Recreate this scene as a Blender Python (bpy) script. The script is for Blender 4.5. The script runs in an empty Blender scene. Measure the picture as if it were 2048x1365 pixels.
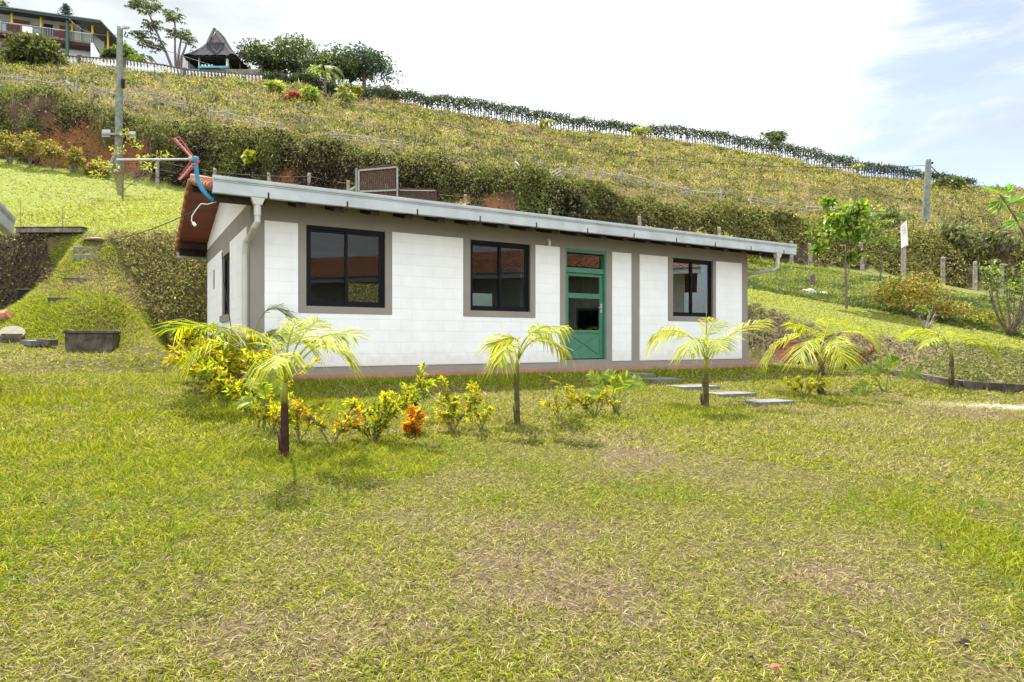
import bpy, math, random
import numpy as np
from mathutils import Vector, Matrix
from mathutils.geometry import delaunay_2d_cdt
random.seed(7); RNG = np.random.default_rng(11)
SC = bpy.context.scene; COL = SC.collection
F = 1302.0; CX = 1024.0; CY = 684.0
rad = math.radians

# ------------------------------------------------------------------ helpers
def at(px, py, Y):
    return np.array([(px-CX)/F*Y, Y, (CY-py)/F*Y])
P0 = np.array([-3.983, 9.903]); DU = np.array([.8598, .5108]); DS = np.array([-.5108, .8598])
HANG = math.atan2(.5108, .8598); HZ = -0.58
def H(u, s, z=0.0):
    p = P0 + DU*u + DS*s
    return np.array([p[0], p[1], z])
def atlawn(px, py):
    r = (px-CX)/F
    Y = 1.4557/((py-CY)/F + .083*(.8598-.5108*r))
    return at(px, py, Y)
def lawnz(x, y):
    v = (x-P0[0])*.5108-(y-P0[1])*.8598
    return -.58-.083*v

class MB:
    """collects verts, faces and point colours for ONE mesh object"""
    def __init__(s): s.v = []; s.f = []; s.c = []; s.n = 0; s.mi = []
    def add(s, V, Fc, col=None, mi=0):
        V = np.asarray(V, float).reshape(-1, 3); k = len(V)
        s.v.append(V)
        for g in (Fc if isinstance(Fc, list) and len(Fc) and isinstance(Fc[0], np.ndarray) else [np.asarray(Fc, int)]):
            s.f.append(g+s.n); s.mi.append(np.full(len(g), mi))
        c = np.ones((k, 4))
        if col is not None:
            col = np.asarray(col, float)
            c[:, :3] = col if col.ndim == 2 else col[None, :]
        s.c.append(c); s.n += k
    def build(s, name, mats, parent=None, smooth=False):
        me = bpy.data.meshes.new(name)
        V = np.concatenate(s.v); C = np.concatenate(s.c)
        loops = np.concatenate([g.ravel() for g in s.f]); tot = np.concatenate([np.full(len(g), g.shape[1]) for g in s.f])
        st = np.concatenate([[0], np.cumsum(tot)[:-1]])
        me.vertices.add(len(V)); me.vertices.foreach_set('co', V.ravel())
        me.loops.add(len(loops)); me.loops.foreach_set('vertex_index', loops.astype(np.int32))
        me.polygons.add(len(tot)); me.polygons.foreach_set('loop_start', st.astype(np.int32))
        me.polygons.foreach_set('loop_total', tot.astype(np.int32))
        me.polygons.foreach_set('material_index', np.concatenate(s.mi).astype(np.int32))
        me.polygons.foreach_set('use_smooth', np.full(len(tot), bool(smooth)))
        a = me.color_attributes.new('Col', 'FLOAT_COLOR', 'POINT'); a.data.foreach_set('color', C.astype(np.float32).ravel())
        for m in (mats if isinstance(mats, (list, tuple)) else [mats]): me.materials.append(m)
        me.update(calc_edges=True); me.validate()
        o = bpy.data.objects.new(name, me); COL.objects.link(o)
        if parent: o.parent = parent
        return o
    # shapes ---------------------------------------------------------
    def box(s, a, b, col=None, M=None, mi=0):
        (x0, y0, z0), (x1, y1, z1) = a, b
        V = np.array([[x0,y0,z0],[x1,y0,z0],[x1,y1,z0],[x0,y1,z0],[x0,y0,z1],[x1,y0,z1],[x1,y1,z1],[x0,y1,z1]], float)
        if M is not None: V = V@np.array(M)[:3,:3].T+np.array(M)[:3,3]
        s.add(V, [[0,3,2,1],[4,5,6,7],[0,1,5,4],[1,2,6,5],[2,3,7,6],[3,0,4,7]], col, mi); return s
    def bar(s, p, q, w, h, col=None, up=(0,0,1)):
        """box of section w x h from p to q"""
        p = np.array(p, float); q = np.array(q, float); d = q-p; L = np.linalg.norm(d); d /= L
        up = np.array(up, float); x = np.cross(d, up); x /= np.linalg.norm(x); y = np.cross(x, d)
        V = [p+sx*x*w/2+sy*y*h/2+d*t for t in (0, L) for sx, sy in ((-1,-1),(1,-1),(1,1),(-1,1))]
        s.add(V, [[0,3,2,1],[4,5,6,7],[0,1,5,4],[1,2,6,5],[2,3,7,6],[3,0,4,7]], col); return s
    def tube(s, pts, rads, n=8, col=None, caps=True):
        pts = [np.array(p, float) for p in pts]; k = len(pts)
        if np.isscalar(rads): rads = [rads]*k
        V = []; x = None
        for i in range(k):
            d = pts[min(i+1,k-1)]-pts[max(i-1,0)]; d /= np.linalg.norm(d)+1e-9
            if x is None:
                x = np.cross(d, [0,0,1.0]);
                if np.linalg.norm(x) < .05: x = np.cross(d, [0,1.0,0])
            x = x-d*(x@d); x /= np.linalg.norm(x); y = np.cross(d, x)
            for j in range(n):
                a = 2*math.pi*j/n; V.append(pts[i]+(math.cos(a)*x+math.sin(a)*y)*rads[i])
        Q = [[i*n+j, i*n+(j+1)%n, (i+1)*n+(j+1)%n, (i+1)*n+j] for i in range(k-1) for j in range(n)]
        if caps:
            V += [pts[0], pts[-1]]
            T = [[k*n, (j+1)%n, j] for j in range(n)]+[[k*n+1, (k-1)*n+j, (k-1)*n+(j+1)%n] for j in range(n)]
            s.add(V, [np.array(Q), np.array(T)], col)
        else: s.add(V, Q, col)
        return s
    def prism(s, poly, y0, y1, col=None):
        """poly in xz, extruded along y"""
        k = len(poly); V = [[x, y0, z] for x, z in poly]+[[x, y1, z] for x, z in poly]
        Fs = [np.array([[i, (i+1)%k, k+(i+1)%k, k+i] for i in range(k)]), np.array([list(range(k))[::-1]]), np.array([list(range(k, 2*k))])]
        s.add(V, Fs, col); return s

def empty(name, loc=(0,0,0), rz=0):
    o = bpy.data.objects.new(name, None); COL.objects.link(o); o.location = loc; o.rotation_euler = (0,0,rz)
    o.empty_display_size = .1; return o
def tag(o, label=None, cat=None, group=None, kind=None):
    if label: o['label'] = label
    if cat: o['category'] = cat
    if group: o['group'] = group
    if kind: o['kind'] = kind
    return o
def thing(name, label, cat, loc=(0,0,0), rz=0, group=None):
    return tag(empty(name, loc, rz), label, cat, group)

# ------------------------------------------------------------------ materials
MATS = {}
def nodes(name):
    m = bpy.data.materials.new(name); m.use_nodes = True; nt = m.node_tree
    b = nt.nodes['Principled BSDF']; MATS[name] = m; return m, nt, b
def L(nt, a, b): nt.links.new(a, b)
def mat(name, col, rough=.7, metal=0., var=.15, scale=8., bump=.0, bscale=40., dirt=None, spec=.3):
    m, nt, b = nodes(name); N = nt.nodes
    tc = N.new('ShaderNodeTexCoord'); no = N.new('ShaderNodeTexNoise'); no.inputs['Scale'].default_value = scale; no.inputs['Detail'].default_value = 6
    L(nt, tc.outputs['Object'], no.inputs['Vector'])
    r = N.new('ShaderNodeValToRGB'); c = np.array(col)
    r.color_ramp.elements[0].position = .3; r.color_ramp.elements[1].position = .7
    lo = c*(1-var) if dirt is None else np.array(dirt)
    r.color_ramp.elements[0].color = (*lo, 1); r.color_ramp.elements[1].color = (*np.minimum(c*(1+var*.5), .95), 1)
    L(nt, no.outputs['Fac'], r.inputs['Fac']); L(nt, r.outputs['Color'], b.inputs['Base Color'])
    b.inputs['Roughness'].default_value = rough; b.inputs['Metallic'].default_value = metal; b.inputs['Specular IOR Level'].default_value = spec
    if bump:
        n2 = N.new('ShaderNodeTexNoise'); n2.inputs['Scale'].default_value = bscale; n2.inputs['Detail'].default_value = 5
        L(nt, tc.outputs['Object'], n2.inputs['Vector'])
        bp = N.new('ShaderNodeBump'); bp.inputs['Strength'].default_value = bump; bp.inputs['Distance'].default_value = .02
        L(nt, n2.outputs['Fac'], bp.inputs['Height']); L(nt, bp.outputs['Normal'], b.inputs['Normal'])
    return m
def leafmat(name, trans=.35, rough=.5, gloss=.25):
    m, nt, b = nodes(name); N = nt.nodes
    at_ = N.new('ShaderNodeAttribute'); at_.attribute_name = 'Col'
    b.inputs['Roughness'].default_value = rough; b.inputs['Specular IOR Level'].default_value = gloss
    tr = N.new('ShaderNodeBsdfTranslucent'); mx = N.new('ShaderNodeMixShader'); mx.inputs[0].default_value = trans
    br = N.new('ShaderNodeHueSaturation'); br.inputs['Value'].default_value = 1.25; br.inputs['Saturation'].default_value = 1.1
    L(nt, at_.outputs['Color'], b.inputs['Base Color']); L(nt, at_.outputs['Color'], br.inputs['Color']); L(nt, br.outputs['Color'], tr.inputs['Color'])
    L(nt, b.outputs[0], mx.inputs[1]); L(nt, tr.outputs[0], mx.inputs[2]); L(nt, mx.outputs[0], N['Material Output'].inputs['Surface'])
    return m
def groundmat(name):
    m, nt, b = nodes(name); N = nt.nodes
    a = N.new('ShaderNodeAttribute'); a.attribute_name = 'Col'
    tc = N.new('ShaderNodeTexCoord')
    n1 = N.new('ShaderNodeTexNoise'); n1.inputs['Scale'].default_value = 9; n1.inputs['Detail'].default_value = 8; n1.inputs['Roughness'].default_value = .7
    n2 = N.new('ShaderNodeTexNoise'); n2.inputs['Scale'].default_value = 55; n2.inputs['Detail'].default_value = 4
    for n in (n1, n2): L(nt, tc.outputs['Object'], n.inputs['Vector'])
    ad = N.new('ShaderNodeMath'); ad.operation = 'ADD'; L(nt, n1.outputs['Fac'], ad.inputs[0]); L(nt, n2.outputs['Fac'], ad.inputs[1])
    mr = N.new('ShaderNodeMapRange'); mr.inputs[1].default_value = .7; mr.inputs[2].default_value = 1.3; mr.inputs[3].default_value = .55; mr.inputs[4].default_value = 1.45
    L(nt, ad.outputs[0], mr.inputs[0])
    vm = N.new('ShaderNodeVectorMath'); vm.operation = 'SCALE'; L(nt, a.outputs['Color'], vm.inputs[0]); L(nt, mr.outputs[0], vm.inputs['Scale'])
    L(nt, vm.outputs[0], b.inputs['Base Color']); b.inputs['Roughness'].default_value = .95; b.inputs['Specular IOR Level'].default_value = .1
    bp = N.new('ShaderNodeBump'); bp.inputs['Strength'].default_value = .5; bp.inputs['Distance'].default_value = .03
    L(nt, ad.outputs[0], bp.inputs['Height']); L(nt, bp.outputs['Normal'], b.inputs['Normal'])
    return m
def blockmat(name, col):
    """painted concrete blockwork, courses in (x+y, z)"""
    m, nt, b = nodes(name); N = nt.nodes
    tc = N.new('ShaderNodeTexCoord'); sp = N.new('ShaderNodeSeparateXYZ'); L(nt, tc.outputs['Object'], sp.inputs[0])
    ad = N.new('ShaderNodeMath'); ad.operation = 'ADD'; L(nt, sp.outputs[0], ad.inputs[0]); L(nt, sp.outputs[1], ad.inputs[1])
    wob = N.new('ShaderNodeTexNoise'); wob.inputs['Scale'].default_value = 2.3; L(nt, tc.outputs['Object'], wob.inputs['Vector'])
    wz = N.new('ShaderNodeMath'); wz.operation = 'MULTIPLY_ADD'; wz.inputs[1].default_value = .02; L(nt, wob.outputs['Fac'], wz.inputs[0]); L(nt, sp.outputs[2], wz.inputs[2])
    cb = N.new('ShaderNodeCombineXYZ'); L(nt, ad.outputs[0], cb.inputs[0]); L(nt, wz.outputs[0], cb.inputs[1])
    br = N.new('ShaderNodeTexBrick'); br.inputs['Scale'].default_value = 1; br.inputs['Brick Width'].default_value = .40; br.inputs['Row Height'].default_value = .19
    br.inputs['Mortar Size'].default_value = .006; br.inputs['Mortar Smooth'].default_value = .6
    c = np.array(col); br.inputs['Color1'].default_value = (*c, 1); br.inputs['Color2'].default_value = (*(c*.975), 1); br.inputs['Mortar'].default_value = (*(c*.90), 1)
    L(nt, cb.outputs[0], br.inputs['Vector'])
    no = N.new('ShaderNodeTexNoise'); no.inputs['Scale'].default_value = 3; no.inputs['Detail'].default_value = 7; L(nt, tc.outputs['Object'], no.inputs['Vector'])
    mr = N.new('ShaderNodeMapRange'); mr.inputs[1].default_value = .3; mr.inputs[2].default_value = .7; mr.inputs[3].default_value = .95; mr.inputs[4].default_value = 1.02
    L(nt, no.outputs['Fac'], mr.inputs[0])
    vm = N.new('ShaderNodeVectorMath'); vm.operation = 'SCALE'; L(nt, br.outputs['Color'], vm.inputs[0]); L(nt, mr.outputs[0], vm.inputs['Scale'])
    # mud splashes and stains low on the wall
    n4 = N.new('ShaderNodeTexNoise'); n4.inputs['Scale'].default_value = 7; n4.inputs['Detail'].default_value = 8; L(nt, tc.outputs['Object'], n4.inputs['Vector'])
    zz = N.new('ShaderNodeMath'); zz.operation = 'MULTIPLY_ADD'; zz.inputs[1].default_value = -.55; L(nt, n4.outputs['Fac'], zz.inputs[0]); L(nt, sp.outputs[2], zz.inputs[2])
    zr = N.new('ShaderNodeMapRange'); zr.inputs[1].default_value = -.62; zr.inputs[2].default_value = -.38; zr.inputs[3].default_value = .30; zr.inputs[4].default_value = 0; L(nt, zz.outputs[0], zr.inputs[0])
    mm = N.new('ShaderNodeMix'); mm.data_type = 'RGBA'; L(nt, zr.outputs[0], mm.inputs[0]); L(nt, vm.outputs[0], mm.inputs[6]); mm.inputs[7].default_value = (.48,.40,.33,1)
    L(nt, mm.outputs[2], b.inputs['Base Color']); b.inputs['Roughness'].default_value = .6
    n3 = N.new('ShaderNodeTexNoise'); n3.inputs['Scale'].default_value = 60; n3.inputs['Detail'].default_value = 5; L(nt, tc.outputs['Object'], n3.inputs['Vector'])
    sm = N.new('ShaderNodeMath'); sm.operation = 'MULTIPLY_ADD'; sm.inputs[1].default_value = -.8; L(nt, br.outputs['Fac'], sm.inputs[0]); L(nt, n3.outputs['Fac'], sm.inputs[2])
    bp = N.new('ShaderNodeBump'); bp.inputs['Strength'].default_value = .5; bp.inputs['Distance'].default_value = .008
    L(nt, sm.outputs[0], bp.inputs['Height']); L(nt, bp.outputs['Normal'], b.inputs['Normal'])
    return m
def brickmat(name, c1, c2, mortar, w=.22, h=.075):
    m = blockmat(name, c1); nt = m.node_tree
    for n in nt.nodes:
        if n.type == 'TEX_BRICK':
            n.inputs['Color1'].default_value = (*c1, 1); n.inputs['Color2'].default_value = (*c2, 1); n.inputs['Mortar'].default_value = (*mortar, 1)
            n.inputs['Brick Width'].default_value = w; n.inputs['Row Height'].default_value = h; n.inputs['Mortar Size'].default_value = .008
    return m

M_GROUND = groundmat('ground_soil')
M_GRASS = leafmat('grass_blade', .4, .6, .15)
M_LEAF = leafmat('leaf', .35, .45, .3)
M_PALM = leafmat('palm_leaf', .5, .5, .2)
M_DRYLEAF = leafmat('undergrowth_leaf', .25, .6, .15)
M_WHITE = blockmat('white_painted_block', (.89, .892, .895))
M_TAUPE = mat('taupe_render', (.28, .255, .225), .8, var=.08, scale=2, bump=.25, bscale=70)
M_GUTTER = mat('grey_metal_gutter', (.46, .50, .52), .45, var=.12, scale=3, dirt=(.36,.39,.40))
M_PIPE = mat('grey_pvc_pipe', (.50, .49, .45), .35, var=.08, scale=4)
M_GREEN = mat('green_painted_metal', (.070, .205, .135), .4, var=.12, scale=4, bump=.03)
M_BLACK = mat('black_aluminium', (.006, .006, .009), .45, var=.1, spec=.15)
M_DARKWOOD = mat('dark_rafter_wood', (.022, .014, .010), .7, var=.4, scale=12)
M_TERRA = mat('clay_tile', (.40, .17, .10), .7, var=.45, scale=4, bump=.4, bscale=25)
M_REDSLAB = mat('terracotta_slab_edge', (.42, .20, .14), .8, var=.3, scale=6, bump=.3, bscale=30, dirt=(.30,.21,.16))
M_CONC = mat('weathered_concrete', (.20, .175, .14), .9, var=.5, scale=7, bump=.6, bscale=25, dirt=(.07,.06,.045))
M_CONCD = mat('dark_mossy_concrete', (.13, .11, .085), .9, var=.5, scale=7, bump=.6, bscale=25, dirt=(.03,.025,.02))
M_CONCB = mat('brown_stained_concrete', (.14,.12,.095), .9, var=.5, scale=6, bump=.6, bscale=25, dirt=(.04,.033,.025))
M_SLATE = mat('grey_stone_paver', (.17, .17, .17), .8, var=.25, scale=14, bump=.5, bscale=45)
M_WOOD = mat('weathered_grey_wood', (.30, .26, .22), .85, var=.5, scale=9, bump=.6, bscale=30)
M_WOODL = mat('pale_weathered_wood', (.36,.32,.27), .85, var=.4, scale=9, bump=.5)
M_POLE = mat('utility_pole_wood', (.20, .22, .18), .85, var=.4, scale=5, bump=.4, bscale=30)
M_BARK = mat('tree_bark', (.17, .13, .10), .9, var=.5, scale=12, bump=.6, bscale=35)
M_WIRE = mat('cable_rubber', (.03, .03, .03), .6)
M_WHITEP = mat('white_paint', (.80, .80, .78), .5, var=.08, scale=2)
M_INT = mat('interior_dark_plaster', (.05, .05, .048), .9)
M_BLUE = mat('blue_pvc', (.02, .25, .42), .4, var=.15)
M_RED = mat('red_anodised', (.45, .03, .05), .45)
M_MINT = mat('pale_green_metal', (.33, .52, .36), .4)
M_STEEL = mat('galvanised_steel', (.50, .50, .49), .4, metal=.3, var=.15)
def glassmat(name, ior=1.5, tint=(.85,.9,.88)):
    m, nt, b = nodes(name); N = nt.nodes
    gl = N.new('ShaderNodeBsdfGlossy'); gl.inputs['Roughness'].default_value = .01
    tr = N.new('ShaderNodeBsdfTransparent'); tr.inputs[0].default_value = (*tint, 1)
    fr = N.new('ShaderNodeFresnel'); fr.inputs['IOR'].default_value = ior
    ad = N.new('ShaderNodeMath'); ad.operation = 'ADD'; ad.operation = 'MULTIPLY'; ad.inputs[1].default_value = .6; L(nt, fr.outputs[0], ad.inputs[0])
    mx = N.new('ShaderNodeMixShader'); L(nt, ad.outputs[0], mx.inputs[0]); L(nt, tr.outputs[0], mx.inputs[1]); L(nt, gl.outputs[0], mx.inputs[2])
    L(nt, mx.outputs[0], N['Material Output'].inputs['Surface']); return m
M_GLASS = glassmat('window_glass')
def soffitmat():
    """reddish boards with dark joints along y"""
    m, nt, b = nodes('red_soffit_boards'); N = nt.nodes
    tc = N.new('ShaderNodeTexCoord'); sp = N.new('ShaderNodeSeparateXYZ'); L(nt, tc.outputs['Object'], sp.inputs[0])
    w = N.new('ShaderNodeTexBrick'); w.inputs['Scale'].default_value = 1; w.inputs['Brick Width'].default_value = 2.4; w.inputs['Row Height'].default_value = .11; w.inputs['Mortar Size'].default_value = .006
    w.inputs['Color1'].default_value = (.23,.065,.03,1); w.inputs['Color2'].default_value = (.15,.04,.02,1); w.inputs['Mortar'].default_value = (.02,.008,.005,1)
    cb = N.new('ShaderNodeCombineXYZ'); L(nt, sp.outputs[0], cb.inputs[0]); L(nt, sp.outputs[1], cb.inputs[1]); L(nt, cb.outputs[0], w.inputs['Vector'])
    L(nt, w.outputs['Color'], b.inputs['Base Color']); b.inputs['Roughness'].default_value = .6; return m
M_SOFFIT = soffitmat()

# ------------------------------------------------------------------ noise
_LAT = {}
def vnoise(x, y, scale, seed=0):
    if seed not in _LAT: _LAT[seed] = np.random.default_rng(100+seed).random((256, 256))
    Lt = _LAT[seed]; x = np.asarray(x)/scale+91.3; y = np.asarray(y)/scale+57.1
    xi = np.floor(x).astype(int); yi = np.floor(y).astype(int); fx = x-xi; fy = y-yi
    fx = fx*fx*(3-2*fx); fy = fy*fy*(3-2*fy); g = lambda a, b: Lt[a & 255, b & 255]
    return (g(xi,yi)*(1-fx)+g(xi+1,yi)*fx)*(1-fy)+(g(xi,yi+1)*(1-fx)+g(xi+1,yi+1)*fx)*fy
def fbm(x, y, scale, seed=0, octv=4):
    t = 0; a = .5; w = 0
    for k in range(octv): t = t+a*vnoise(x, y, scale/2**k, seed+k); w += a; a *= .55
    return t/w
def lerp(a, b, t):
    t = np.asarray(t)[..., None]; return np.asarray(a)*(1-t)+np.asarray(b)*t
def sstep(a, b, x): t = np.clip((x-a)/(b-a), 0, 1); return t*t*(3-2*t)

# ------------------------------------------------------------------ terrain
LA = [(-500,700),(0,692),(60,692),(120,694),(230,694),(290,706),(340,716)]
PL_A = [atlawn(*p) for p in LA]+[H(-.8,6.9,-.50), H(5,7.3,HZ), H(12.4,7.3,HZ), H(13.3,4,HZ), H(13.2,.8,HZ)]+\
       [atlawn(*p) for p in ((1640,731),(1700,738),(1780,750),(1830,760),(1890,771),(1960,779),(2048,785),(2500,800))]
PL_B = [at(*p) for p in ((-500,500,17),(0,469,17.2),(60,464,17),(110,462,16.9),(170,459,16.8),(230,459,16.8),(300,459,16.9),(360,461,17.2))]+\
       [H(1,8.4,2.85), H(6,8.4,2.4), H(11,8.6,1.8), H(14.4,7.5,1.45)]+\
       [at(*p) for p in ((1505,604,18.6),(1560,624,18),(1640,647,17.3),(1720,666,17),(1800,680,16.5),(1890,690,15.8),(2048,702,15.5),(2500,725,15))]
PL_C = [at(*p) for p in ((1400,560,24),(1500,578,23),(1640,604,22),(1750,622,21),(1870,650,19.5),(1960,664,19),(2048,676,18.5),(2500,705,18))]
PL_D = [at(*p) for p in ((-500,290,31),(0,320,32),(120,338,32.5),(240,356,33),(370,382,33),(540,390,32.5),(700,405,32),(870,425,31.5),(1000,447,31),(1150,470,31),
        (1300,492,31),(1400,505,31),(1500,521,31),(1621,532,30.5),(1725,542,30.5),(1890,568,30),(2048,592,29),(2500,660,28))]
PL_E = [at(*p) for p in ((-500,150,33),(0,195,33.8),(70,188,34.2),(130,210,34.4),(200,214,34.5),(260,243,34.8),(330,245,34.6),(400,270,34.8),(480,268,34.3),(560,290,34.2),(630,296,33.8),(700,308,33.7),(780,312,33.3),(850,328,33.2),(900,345,32.9),(950,345,33),
        (1040,360,32.7),(1100,363,32.8),(1180,384,32.6),(1250,394,32.7),(1400,425,32.7),(1500,437,32.8),(1600,440,32.6),(1700,448,32.5),(1800,470,32.3),(1900,485,32),(2048,500,31.2),(2500,560,30.2))]
FD = [(-500,90,62),(0,140,60),(130,131,60),(250,142,60),(370,152,60),(520,163,60),(560,170,61),(640,182,62),(700,198,63.5),(820,213,68),(950,240,76),(1100,262,82),
        (1230,270,86),(1300,280,88),(1420,297,90),(1520,310,92),(1600,330,93),(1700,354,94),(1850,369,95),(1950,377,95),(2048,384,95),(2500,420,95)]
PL_F = [at(*p) for p in FD]
PL_G = [at(px, py-3, Y+6) if px < 560 else at(px, py, Y)*[1+8/Y, 1+8/Y, 1] for px, py, Y in FD]
PL_G2 = [p*[1+24/p[1], 1+24/p[1], 1] for p in PL_G]
PL_Z = [p*[1+75/p[1], 1+75/p[1], 0]+[0, 0, -12] for p in PL_G]
PL_D2 = [p*[1+.45/p[1], 1+.45/p[1], 1]+[0,0,.25] for p in PL_D]
near = [(-30,-12),(-10,-12),(10,-12),(34,-12),(-8,2),(-3,4),(3,4),(8,2),(14,4),(-9,9),(0,8),(0,9),(6,10),(30,6)]
near = [np.array([x, y, lawnz(x, y)]) for x, y in near]
front = [H(u, 0, HZ) for u in (-.6, 3, 7, 11.5, 13)]
PAD = [H(-.6,3,HZ), H(-.5,6.2,-.52)]
RAMP = [at(*p) for p in ((0,628,14.6),(40,601,14.9),(110,562,15.3),(170,559,15.2),(230,572,15),(262,602,14.8),(290,655,14.0),(200,625,14.2),(120,632,14.0),
        (240,492,16.4),(262,547,16.2),(300,627,15.9),(335,690,15.5),(120,500,16.2),(170,500,16.1),(215,500,16.1))]
HOLE = [np.array([-13.2,16.2,.3]), np.array([-12.2,16.3,.6]), np.array([-11.6,16.35,.9]), np.array([-22,16,.0])]
pls = [PL_A, PL_B, PL_C, PL_D, PL_D2, PL_E, PL_F, PL_G, PL_G2, PL_Z]
pts = []; edges = []
for pl in pls:
    b = len(pts); pts += list(pl); edges += [(b+i, b+i+1) for i in range(len(pl)-1)]
b = len(pts); pts += front; edges += [(b+i, b+i+1) for i in range(len(front)-1)]
pts += near+PAD+RAMP+HOLE
pts = np.array(pts)
_r = delaunay_2d_cdt([Vector(p[:2]) for p in pts], edges, [], 0, 1e-4)
tv = np.array([[v.x, v.y] for v in _r[0]])
tz = np.array([pts[o, 2].mean() if len(o) else np.nan for o in _r[3]])
for i in np.where(np.isnan(tz))[0]:
    d = np.hypot(*(pts[:, :2]-tv[i]).T); k = np.argsort(d)[:2]; tz[i] = (pts[k, 2]/(d[k]+1e-6)).sum()/(1/(d[k]+1e-6)).sum()
GX0, GY0, GS = -150., -12., .25; NX, NY = 1200, 800
ZG = np.full((NY, NX), np.nan)
for t in _r[2]:
    for q in range(1, len(t)-1):
        ia, ib, ic = t[0], t[q], t[q+1]; a, b_, c = tv[ia], tv[ib], tv[ic]
        x0 = max(int((min(a[0],b_[0],c[0])-GX0)/GS), 0); x1 = min(int((max(a[0],b_[0],c[0])-GX0)/GS)+2, NX)
        y0 = max(int((min(a[1],b_[1],c[1])-GY0)/GS), 0); y1 = min(int((max(a[1],b_[1],c[1])-GY0)/GS)+2, NY)
        if x1 <= x0 or y1 <= y0: continue
        X, Yg = np.meshgrid(GX0+np.arange(x0, x1)*GS, GY0+np.arange(y0, y1)*GS)
        det = (b_[1]-c[1])*(a[0]-c[0])+(c[0]-b_[0])*(a[1]-c[1])
        if abs(det) < 1e-9: continue
        l1 = ((b_[1]-c[1])*(X-c[0])+(c[0]-b_[0])*(Yg-c[1]))/det; l2 = ((c[1]-a[1])*(X-c[0])+(a[0]-c[0])*(Yg-c[1]))/det; l3 = 1-l1-l2
        ok = (l1 >= -1e-6) & (l2 >= -1e-6) & (l3 >= -1e-6)
        ZG[y0:y1, x0:x1][ok] = (l1*tz[ia]+l2*tz[ib]+l3*tz[ic])[ok]
# fill outside the hull with the nearest row value
for j in range(NY):
    r = ZG[j]; ok = ~np.isnan(r)
    if ok.any(): r[~ok] = np.interp(np.where(~ok)[0], np.where(ok)[0], r[ok])
for i in range(NX):
    r = ZG[:, i]; ok = ~np.isnan(r)
    if ok.any(): r[~ok] = np.interp(np.where(~ok)[0], np.where(ok)[0], r[ok])
def smooth(Z):
    P = np.pad(Z, 1, mode='edge'); return (P[:-2,1:-1]+P[2:,1:-1]+P[1:-1,:-2]+P[1:-1,2:]+2*P[1:-1,1:-1])/6
for _ in range(2): ZG = smooth(ZG)
def lineY(pl, px):
    q = sorted((CX+F*p[0]/p[1], p[1]) for p in pl); return np.interp(px, [a for a, _ in q], [b for _, b in q])
def is_ramp(x, y):
    mx = CX+F*x/np.maximum(y, 3.)+70*(fbm(x, y, .7, 33, 3)-.5)
    return (x < -4) & (mx < np.interp(y, [15.0,15.5,15.9,16.2,16.6], [362,338,300,262,230])) & ~((mx < 112) & (y > np.interp(mx, [0,60,112], [15.0,15.6,15.4])))
def zone(x, y):
    """0 lawn, 1 first bank, 2 upper lawn, 3 ground cover (right), 4 dark bank, 5 hillside, 6 crest"""
    x = np.asarray(x, float); y = np.asarray(y, float); yy = np.maximum(y, 3.); px = CX+F*x/yy
    wob = (fbm(x, y, 2.5, 60)-.5)*1.2
    z = np.zeros(x.shape, int)
    z[yy > lineY(PL_A, px)] = 1; z[yy > lineY(PL_B, px)+.3*wob] = 2
    yc = lineY(PL_C, px)+wob; z[(yy > yc) & (px > 1380)] = 3
    z[yy > lineY(PL_D, px)+.15] = 4; z[yy > lineY(PL_E, px)+wob*1.5] = 5; z[yy > lineY(PL_F, px)+1.5] = 6
    return z
ZONE_AMP = np.array([.014, .22, .05, .16, .85, .75, .2])
def bil(G, x, y):
    fx = np.clip((np.asarray(x)-GX0)/GS, 0, NX-1.001); fy = np.clip((np.asarray(y)-GY0)/GS, 0, NY-1.001)
    i = fx.astype(int); j = fy.astype(int); fx = fx-i; fy = fy-j
    return (G[j,i]*(1-fx)+G[j,i+1]*fx)*(1-fy)+(G[j+1,i]*(1-fx)+G[j+1,i+1]*fx)*fy
_X, _Y = np.meshgrid(GX0+np.arange(NX)*GS, GY0+np.arange(NY)*GS)
ZN = zone(_X, _Y); AMP = ZONE_AMP[ZN]
_u = (_X-P0[0])*DU[0]+(_Y-P0[1])*DU[1]; _s = (_X-P0[0])*DS[0]+(_Y-P0[1])*DS[1]
AMP[(_u > -.5) & (_u < 12.8) & (_s > -.5) & (_s < 6.8)] = 0
for _ in range(4): AMP = smooth(AMP)
ZG = ZG+(fbm(_X, _Y, 1.6, 20, 3)-.5)*AMP*1.6+(fbm(_X, _Y, 6, 24, 2)-.5)*AMP*1.2
_gy, _gx = np.gradient(ZG, GS); SLOPE = np.sqrt(_gx**2+_gy**2); BANK1 = (ZN == 1) | ((ZN == 2) & (SLOPE > .75) & (_Y < 20.5))
def gz(x, y): return bil(ZG, x, y)
def hit(px, py, y0=2.5, y1=120):
    Ys = np.linspace(y0, y1, 6000); x = (px-CX)/F*Ys; z = (CY-py)/F*Ys; g = gz(x, Ys)
    k = np.where(z < g)[0]
    if not len(k): k = [np.argmin(z-g)]
    Y = Ys[k[0]]; return np.array([(px-CX)/F*Y, Y, float(gz((px-CX)/F*Y, Y))])
def gp(px, Y): x = (px-CX)/F*Y; return np.array([x, Y, float(gz(x, Y))])

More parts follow.
